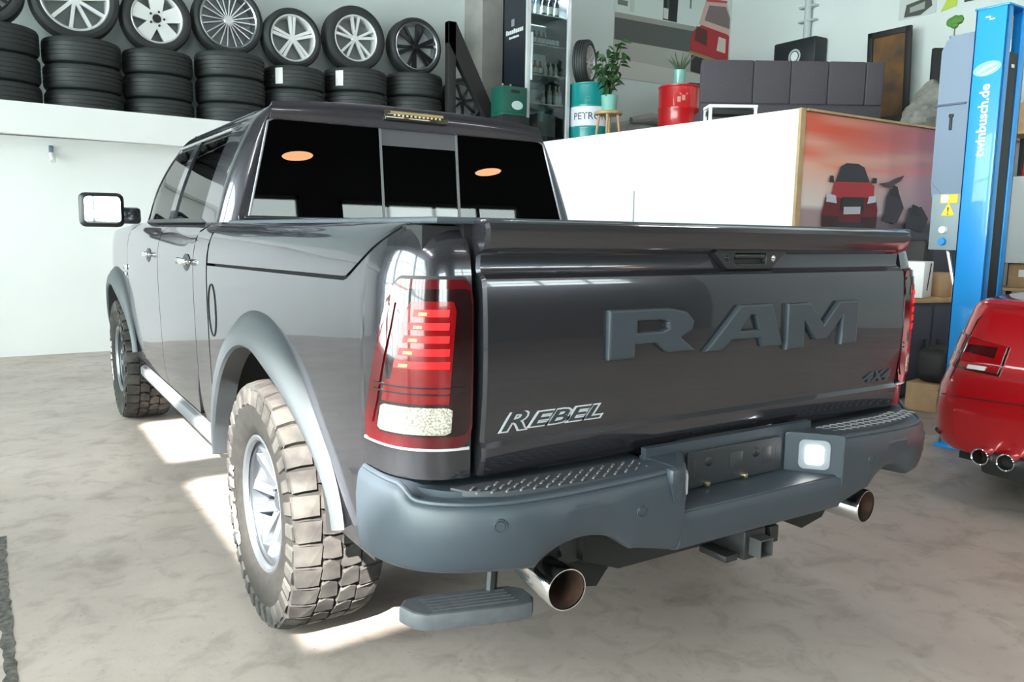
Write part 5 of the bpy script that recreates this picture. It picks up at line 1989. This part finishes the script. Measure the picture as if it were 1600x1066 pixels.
# text runs upwards (+z), letters' tops towards +y (left when seen from -x)
Mt = frame((-.0012, .0, 2.075), (0, 0, 1), (0, 1, 0))
text_mesh('column_lettering', 'twinbusch.de', .082, LWH, lf, Mt, .0004, 0, .0018)
Me = frame((-.0012, -.0, 2.385) , (0, -1, 0), (0, 0, 1))
curve_mesh('emblem', [[(.082 * math.cos(a), .042 * math.sin(a) + .01 * math.cos(a)) for a in np.linspace(0, 2 * PI, 36, endpoint=False)]], .0004, 0, mat('emblem_pale', (.20, .42, .62), .5), lf, Me)
for pts in ([(-.075, -.02), (-.02, .015), (.05, .035), (.085, .03), (.05, .022), (-.01, .0), (-.06, -.03)], [(-.05, -.045), (.0, -.03), (.06, .0), (.08, .01), (.07, -.01), (.0, -.045)]):
    curve_mesh('emblem_stroke', [pts], .0004, 0, LWH, lf, Me @ Matrix.Translation((0, 0, .0012)) @ Matrix.Diagonal((.8, .8, 1, 1)))
for dz, dy in ((2.69, .02), (2.675, -.005)):
    MB().box((-.001, dy, dz), (.001, .03, .008)).build('paint_chip', LWH, lf)
# grey drive housing on the far side of the column
HOFF = Matrix.Translation((0, -.055, 0))
hs = MB()
hs.prism([(.152, 1.62), (.345, 1.62), (.36, 1.70), (.36, 2.54), (.33, 2.60), (.27, 2.625), (.152, 2.625)], .02, .24, Matrix(((0, 1, 0, 0), (1, 0, 0, -.055), (0, 0, 1, 0), (0, 0, 0, 1))))
hs.build('drive_housing', LIFTGREY, lf, fix=True)
MB().box((.014, 0.220, 2.20), (.012, .20, .012), .002).build('housing_seam', mat('seam_grey', S(70, 84, 104), .6), lf)
MB().box((.016, 0.207, 2.09), (.010, .016, .10), .003).build('housing_slot', BLACK, lf)
MB().box((.016, 0.207, 2.13), (.011, .03, .02), .004).build('housing_slot', BLACK, lf)
MB().prism([(.27, 1.62), (.36, 1.72), (.345, 1.62)], .015, .24, Matrix(((0, 1, 0, 0), (1, 0, 0, -.055), (0, 0, 1, 0), (0, 0, 0, 1)))).build('housing_chin', LIFTGREY, lf, fix=True)
MB().box((.10, 0.190, 1.46), (.18, .19, .36), .008).build('switch_box', mat('switch_grey', S(135, 148, 155), .5), lf)
Ms_ = frame((.0085, 0.190, 1.46), (0, -1, 0), (0, 0, 1))
curve_mesh('warning_triangle', [[(-.045, 0), (.045, 0), (0, .085)]], .0008, 0, mat('warn_yellow', S(225, 195, 40), .5), lf, Ms_ @ Matrix.Translation((.02, .04, .001)))
text_mesh('warning_mark', '!', .07, BLACK, lf, Ms_ @ Matrix.Translation((.02, .068, .003)), .0004)
curve_mesh('warning_square', [rrect(-.055, .055, .12, .175, .004)], .0008, 0, mat('warn_yellow', S(225, 195, 40), .5), lf, Ms_ @ Matrix.Translation((.02, 0, .001)))
curve_mesh('warning_round', [[(.028 * math.cos(a) - .005, .028 * math.sin(a) + .148) for a in np.linspace(0, 2 * PI, 20, endpoint=False)]], .0008, 0, mat('warn_pink', S(225, 190, 190), .5), lf, Ms_ @ Matrix.Translation((0, 0, .003)))
for zz, m_, nm in ((-.05, WHITE, 'white_button'), (-.125, BLUE, 'blue_button')):
    MB().lathe([(0, .02), (.022, .02), (.026, .0)], 18, Ms_ @ Matrix.Translation((0, zz, 0))).build(nm, m_, lf)
MB().cyl((.10, .20, 1.28), (.10, .14, 1.05), .012, n=8).build('hose', CHROME, lf)

# little topiary standing on the lift housing
tp = thing('mini_topiary', 'tiny round topiary tree on top of the grey lift housing', 'plant', (3.55, 1.565, 2.610))
MB().lathe([(0, 0), (.022, 0), (.028, .03), (.0, .03)], 14).build('foot', LIFTGREY, tp)
MB().cyl((0, 0, .02), (0, 0, .11), .004, n=6).build('trunk', mat('stem_green', (.06, .09, .03), .6), tp)
for i, (dx, dz, r) in enumerate(((0, .125, .036), (.028, .125, .028), (-.026, .120, .030), (.0, .10, .026))):
    bm = bmesh.new()
    bmesh.ops.create_icosphere(bm, subdivisions=2, radius=r)
    for v in bm.verts:
        v.co *= 1 + .10 * math.sin(v.co.x * 300 + v.co.z * 260)
    bm.verts.index_update()
    MB().add([(v.co.x * .6, v.co.y - dx * 1.0, v.co.z + dz) for v in bm.verts], [[v.index for v in f.verts] for f in bm.faces]).build('leaf_ball', mat('topiary_green', (.035, .12, .01), .7), tp)
    bm.free()

# ------------------------------------------------------------------ things behind the lift, along the poster wall
cb = thing('tool_cabinet', 'blue-grey steel cabinet with a wooden top below the banner', 'cabinet', (5.02, 2.62, 0), -.25)
MB().box((0, 0, .42), (.95, .55, .80), .01).build('body', mat('cabinet_blue_grey', (.045, .052, .075), .5), cb)
MB().box((0, 0, .84), (1.02, .60, .045), .004).build('wooden_top', WOOD, cb)
for k in (-.24, .24):
    MB().box((k, -.28, .42), (.45, .012, .74), .003).build('door', mat('cabinet_blue_grey', (.045, .052, .075), .5), cb)
    MB().box((k - .17 * (1 if k > 0 else -1), -.292, .45), (.02, .02, .12), .004).build('handle', BLACK, cb)
wb = thing('white_box', 'white carton with a dark strap on the cabinet top', 'box', (4.86, 2.50, .863), .3)
MB().box((0, 0, .15), (.30, .25, .30), .005).build('carton', WHITE, wb)
MB().box((.02, -.128, .17), (.02, .004, .24), rot=Matrix.Rotation(.35, 3, 'Y')).build('strap', BLACK, wb)
bb2 = thing('cardboard_box', 'brown cardboard box behind the white carton on the cabinet', 'box', (5.22, 2.46, .863), -.2)
MB().box((0, 0, .10), (.28, .28, .20), .004).build('carton', CARD, bb2)
MB().box((0, -.143, .10), (.05, .003, .20)).build('tape', mat('parcel_tape', (.55, .42, .28), .4), bb2)
dk = thing('machine_case', 'dark tool machine standing behind the lift column on the cabinet', 'tool', (5.38, 2.80, .863), .1)
MB().box((0, 0, .24), (.20, .26, .48), .03).build('body', BLACK, dk)
MB().cyl((0, -.06, .42), (-.05, -.20, .46), .04, n=14).build('spout', CHROME, dk)
bag = thing('tool_bag', 'black tool bag with a yellow strap before the blue-grey cabinet', 'bag', (4.66, 2.08, .22), .2)
MB().box((0, 0, .14), (.46, .26, .28), .08, seg=3).build('fabric', BLACK, bag)
MB().tube([(-.16, -.10, .24), (-.08, -.12, .33), (.08, -.12, .33), (.16, -.10, .24)], .014, 8).build('strap', mat('strap_yellow', (.45, .36, .04), .6), bag)
MB().box((-.1, -.135, .10), (.14, .02, .12), .02).build('pocket', mat('pocket_grey', (.06, .065, .07), .7), bag)
kb = thing('printed_carton', 'low cardboard box with orange stripes on the floor under the tool bag', 'box', (4.66, 2.06, 0), .15)
MB().box((0, 0, .11), (.52, .34, .22), .004).build('carton', CARD, kb)
for k in (.06, .13, .20):
    MB().box((k, -.1715, .11), (.03, .003, .20)).build('stripe', mat('stripe_orange', (.55, .12, .02), .6), kb)

# ------------------------------------------------------------------ shelf with boxes far right
sh = thing('storage_rack', 'tall black storage rack with wooden shelves behind the red car', 'rack', (8.0, 2.35, 0), -PI / 2 + .15)
for sx in (-.9, .9):
    for sy in (-.25, .25):
        MB().box((sx, sy, 1.45), (.05, .05, 2.9), .003).build('upright', BLACK, sh)
levels = [.28, .82, 1.42, 2.02, 2.50]
for z in levels:
    MB().box((0, 0, z), (1.86, .56, .035), .003).build('shelf_board', WOOD, sh)
Rk = Matrix.Translation((8.0, 2.35, 0)) @ Matrix.Rotation(-PI / 2 + .15, 4, 'Z')
items = [('storage_box', 'brown cardboard box on the rack under the pale whiteboard', 'box', -.62, .84, (.34, .36, .26), CARD),
         ('storage_box', 'white box beside the brown box on the rack', 'box', -.22, .84, (.30, .36, .22), WHITE),
         ('storage_box', 'red plastic box on the rack above the pale whiteboard', 'box', -.55, 2.04, (.40, .36, .12), REDDRUM),
         ('storage_box', 'large brown carton on the rack top shelf', 'box', -.55, 2.52, (.55, .40, .30), CARD),
         ('storage_box', 'dark carton on the rack beside the red plastic box', 'box', .05, 2.04, (.45, .38, .30), BLACK),
         ('storage_box', 'wide brown carton low on the rack', 'box', .3, .30, (.7, .4, .36), CARD)]
for nm, lab, cat, lx, lz, s3, m_ in items:
    p = Rk @ Vector((lx, 0, lz))
    t = thing(nm, lab, cat, p, -PI / 2 + .15)
    MB().box((0, 0, s3[2] / 2), s3, .006).build('carton', m_, t)
    MB().box((0, -s3[1] / 2 - .001, s3[2] * .6), (s3[0] * .4, .002, s3[2] * .3)).build('label_patch', STICK if m_ is not WHITE else LIFTGREY, t)
wbp = Rk @ Vector((-.32, -.31, 1.24))
wbd = thing('whiteboard', 'pale whiteboard with black edge leaning before the storage rack', 'board', (wbp.x, wbp.y, 1.10), -PI / 2 + .15)
MB().box((0, 0, .47), (.95, .02, .92), .003).build('board', mat('board_pale', (.55, .60, .60), .4), wbd)
for sx in (-.49, .49):
    MB().box((sx, 0, .47), (.04, .03, .94), .003).build('edge', BLACK, wbd)

# ================================================================== red car (rear towards the room, nose towards +x)
rc = thing('red_car', 'glossy red sedan with twin exhaust pipes standing by the blue lift column', 'car', (2.36, -.02, 0), -PI / 2)
# local: x right, y forward, origin under the rear end
_st = [(-.0, .74, .0), (.012, .80, .0), (.04, .845, .0), (.09, .885, .0), (.17, .91, .0), (.30, .925, 0), (.55, .94, 0), (1.0, .945, 0), (1.8, .93, 0), (2.8, .93, 0), (3.6, .93, 0), (4.2, .90, 0), (4.5, .82, 0), (4.64, .60, 0)]


def car_top(y):
    return float(np.interp(y, [0, .1, .5, 1.0, 3.2, 3.6, 4.3, 4.65], [1.02, 1.055, 1.075, 1.09, 1.02, .98, .84, .70]))


def car_bot(y):
    return float(np.interp(y, [0, .3, .8, 4.0, 4.64], [.27, .24, .22, .22, .26]))


def car_section(y, hw):
    zt, zb = car_top(y), car_bot(y)
    f = [(1.0, 0)]
    pts = [(.93, zb), (.985, zb + .03), (1.0, zb + .10), (1.0, .48), (.985, .60), (.965, .70), (.945, .78), (.92, .86), (.885, zt - .09), (.85, zt - .03), (.80, zt - .006), (.5, zt), (0, zt + .008)]
    return [(a * hw, z) for a, z in pts]


def rear_off(z):
    return float(np.interp(z, [.2, .34, .45, .60, .66, .74, .90, 1.0, 1.06], [.10, .03, .0, .0, .03, .06, .085, .08, .03]))


for s in (-1, 1):
    A = []
    for (y, hw, _z) in _st:
        k = max(0, 1 - y / .5)
        A.append([(s * x, y + rear_off(z) * k, z) for x, z in car_section(y, hw)])
    MB().grid(np.array(A), .01, flip=(s < 0)).build('body_side', REDCAR, rc, 40)
# rear face
sec = car_section(0, .74)
A = []
for u in np.linspace(-1, 1, 12):
    A.append([(u * x, rear_off(z), z) for x, z in sec])
MB().grid(np.array(A), .0, flip=True).build('rear_face', REDCAR, rc, 40)
# greenhouse
A = []
for (y, hw, z) in ((.72, .62, 1.085), (1.25, .62, 1.33), (1.6, .60, 1.42), (2.2, .60, 1.44), (2.7, .60, 1.41), (3.4, .66, 1.03)):
    zb = car_top(y) - .01
    A.append([(-.80, y, zb), (-.5 * (hw + .74), y, (zb + z) / 2), (-hw, y, z - .02), (0, y, z), (hw, y, z - .02), (.5 * (hw + .74), y, (zb + z) / 2), (.80, y, zb)])
MB().grid(np.array(A), .01, flip=True).build('greenhouse', mat('car_glass', (.02, .015, .016), .06, coat=1), rc, 50)
A = []
for (y, hw, z) in ((1.40, .58, 1.378), (1.6, .58, 1.425), (2.2, .58, 1.446), (2.65, .58, 1.42)):
    A.append([(u * hw, y, z + .005 - .02 * abs(u) ** 3) for u in np.linspace(-1, 1, 10)])
MB().grid(np.array(A), .01, flip=True).build('roof', REDCAR, rc, 50)


def car_pt(s, f, z, off):
    """f 0..1 from the body centre-line outwards round the rear corner (plan path), at height z"""
    P = [(0, 0), (.74, 0), (.80, .012), (.845, .04), (.885, .09), (.91, .17), (.925, .30), (.94, .55)]
    L_ = [0]
    for a, b in zip(P, P[1:]):
        L_.append(L_[-1] + math.dist(a, b))
    t = f * L_[-1]
    x = float(np.interp(t, L_, [p[0] for p in P]))
    y = float(np.interp(t, L_, [p[1] for p in P]))
    x2 = float(np.interp(t + .02, L_, [p[0] for p in P]))
    y2 = float(np.interp(t + .02, L_, [p[1] for p in P]))
    dx, dy = x2 - x, y2 - y
    l = math.hypot(dx, dy) + 1e-9
    nx, ny = dy / l, -dx / l
    zt = car_top(y)
    fx = float(np.interp(z, [.48, .60, .70, .78, .86, zt - .09, zt - .03, zt], [1.0, .985, .965, .945, .92, .885, .85, .5]))
    return (s * (x * fx + nx * off), y + rear_off(z) * max(0, 1 - y / .5) + ny * off, z)


def car_patch(name, s, f0, f1, z0, z1, off, m_, parent, skew=0.0, thick=.006, n=14):
    A = [[car_pt(s, f0 + (f1 - f0) * u, z0(u) + (z1(u) - z0(u)) * v, off) for v in np.linspace(0, 1, 8)] for u in np.linspace(0, 1, n)]
    return MB().grid(np.array(A), thick, flip=(s < 0)).build(name, m_, parent, 40)


C = lambda v: (lambda u: v)
TLR = mat('car_lamp_red', (.30, .002, .004), .12, coat=1)
TLD = mat('car_lamp_dark', (.05, .002, .003), .1, coat=1)
for s in (-1, 1):
    tl = car_patch('tail_lamp', s, .415, .86, lambda u: .685 + .035 * u, lambda u: .83 + .09 * u, .006, TLD, rc)
    car_patch('lamp_lens', s, .425, .575, lambda u: .70 + .01 * u, lambda u: .765 + .02 * u, .010, TLR, tl)
    car_patch('lamp_lens', s, .425, .455, C(.76), C(.83), .011, TLR, tl)
    car_patch('lamp_lens', s, .425, .575, C(.825), lambda u: .83 + .03 * u, .010, TLR, tl)
    car_patch('lamp_lens', s, .60, .84, lambda u: .705 + .03 * u, lambda u: .775 + .02 * u, .010, TLR, tl)
    car_patch('lamp_lens', s, .60, .83, lambda u: .79 + .03 * u, lambda u: .86 + .05 * u, .010, TLR, tl)
    car_patch('reversing_lens', s, .47, .535, C(.705), C(.725), .014, mat('car_lamp_white', (.7, .68, .66), .2), tl)
    JD = mat('joint_dark_red', (.06, .0, .0), .6)
    car_patch('boot_joint', s, .585, .589, C(.64), C(1.00), .0065, JD, rc)
    car_patch('bumper_crease', s, .0, .97, lambda u: .585 - .05 * u, lambda u: .590 - .05 * u, .0065, JD, rc)
    car_patch('vent_slot', s, .60, .80, C(.335), lambda u: .345 + .012 * u, .0065, mat('vent_dark', (.015, .003, .003), .5), rc)
    car_patch('vent_edge', s, .82, .826, C(.30), C(.47), .0065, JD, rc)
    # twin exhausts
    for x in (.46, .58):
        M = Matrix.Translation((s * x, -.03, .285)) @ Matrix.Rotation(PI / 2, 4, 'X')
        ex = MB().lathe([(.036, -.20), (.042, -.12), (.043, .0), (.040, .004), (.036, .0), (.035, -.02)], 28, M, caps=False).build('exhaust_pipe', CHROME, rc)
        MB().lathe([(.0352, -.004), (.034, -.15), (0, -.15)], 24, M, caps=False).build('exhaust_bore', BLACK, ex)
    for y in (.95, 3.75):
        B = Matrix.Translation((s * .80, y, .335)) @ Matrix.Rotation(s * PI / 2, 4, 'Y')
        wl = MB().lathe(tyre_profile(.335, .26, .24), 48, B, closed=True).build('wheel', RUBBER, rc, 30)
        sp2 = MB().lathe([(.238, .10), (.24, .11), (.22, .11), (.20, .06), (0, .06)], 40, B)
        sp2.build('rim', ALLOYD, wl, 30)
        for i in range(10):
            MB().box((.12, 0, .085), (.20, .022, .03), .004).build('spoke', ALLOY, wl, M=B @ Matrix.Rotation(2 * PI * i / 10, 4, 'Z'))
        A = [[(s * (.945 + .004 * k), y + (.37 + .02 * k) * math.cos(a), .335 + (.37 + .02 * k) * math.sin(a)) for k in (0, 1)] for a in np.linspace(0, PI, 24)]
        MB().grid(np.array(A), .006).build('arch_lip', REDCAR, rc)
MB().box((0, .16, .25), (1.20, .30, .12), .03).build('diffuser', mat('diffuser_black', (.018, .02, .02), .4), rc)
MB().box((0, 2.3, .22), (1.7, 4.0, .10)).build('underbody', UNDER, rc, smooth=0)
MB().box((0, .075, .80), (.50, .012, .13), .004).build('plate_recess', mat('plate_dark', (.02, .02, .02), .4), rc)
A = [[(u * .66, .06 + .03 * v, car_top(.06) - .002 + .018 * v) for v in (0, 1)] for u in np.linspace(-1, 1, 12)]
MB().grid(np.array(A), .008).build('boot_lip', REDCAR, rc)

# pendant lamps with warm discs behind the camera (they mirror in the back window)
for lab, px, py in (('warm round pendant lamp hanging nearer the left windows', 1.91, -5.31), ('warm round pendant lamp hanging nearer the right wall', 5.09, -5.5)):
    t = thing('pendant_lamp', lab, 'lamp', (px, py, 4.0), 0, 'warm pendant lamps')
    MB().lathe([(0, .0), (.20, .0), (.21, .01), (.20, .02), (0, .02)], 30).build('disc', mat('warm_disc', (.9, .6, .4), .5, emit=((1.0, .50, .25), 14.0)), t)
    MB().lathe([(.215, .012), (.22, .02), (.06, .16), (.03, .18), (.0, .18)], 30).build('shade', BLACK, t)
    MB().cyl((0, 0, .17), (0, 0, CEIL - 4.0), .006, n=6).build('cord', BLACK, t)
# small lamp bracket under the fascia
wl_ = thing('wall_spotlight', 'small white spotlight on the wall under the gallery edge', 'lamp', (-1.15, 8.25, 2.06))
MB().box((0, -.02, .05), (.04, .04, .10), .006).build('bracket', LIFTGREY, wl_)
MB().cyl((0, -.03, .02), (.01, -.09, -.06), .022, .028, 14).build('lamp_head', WHITE, wl_)
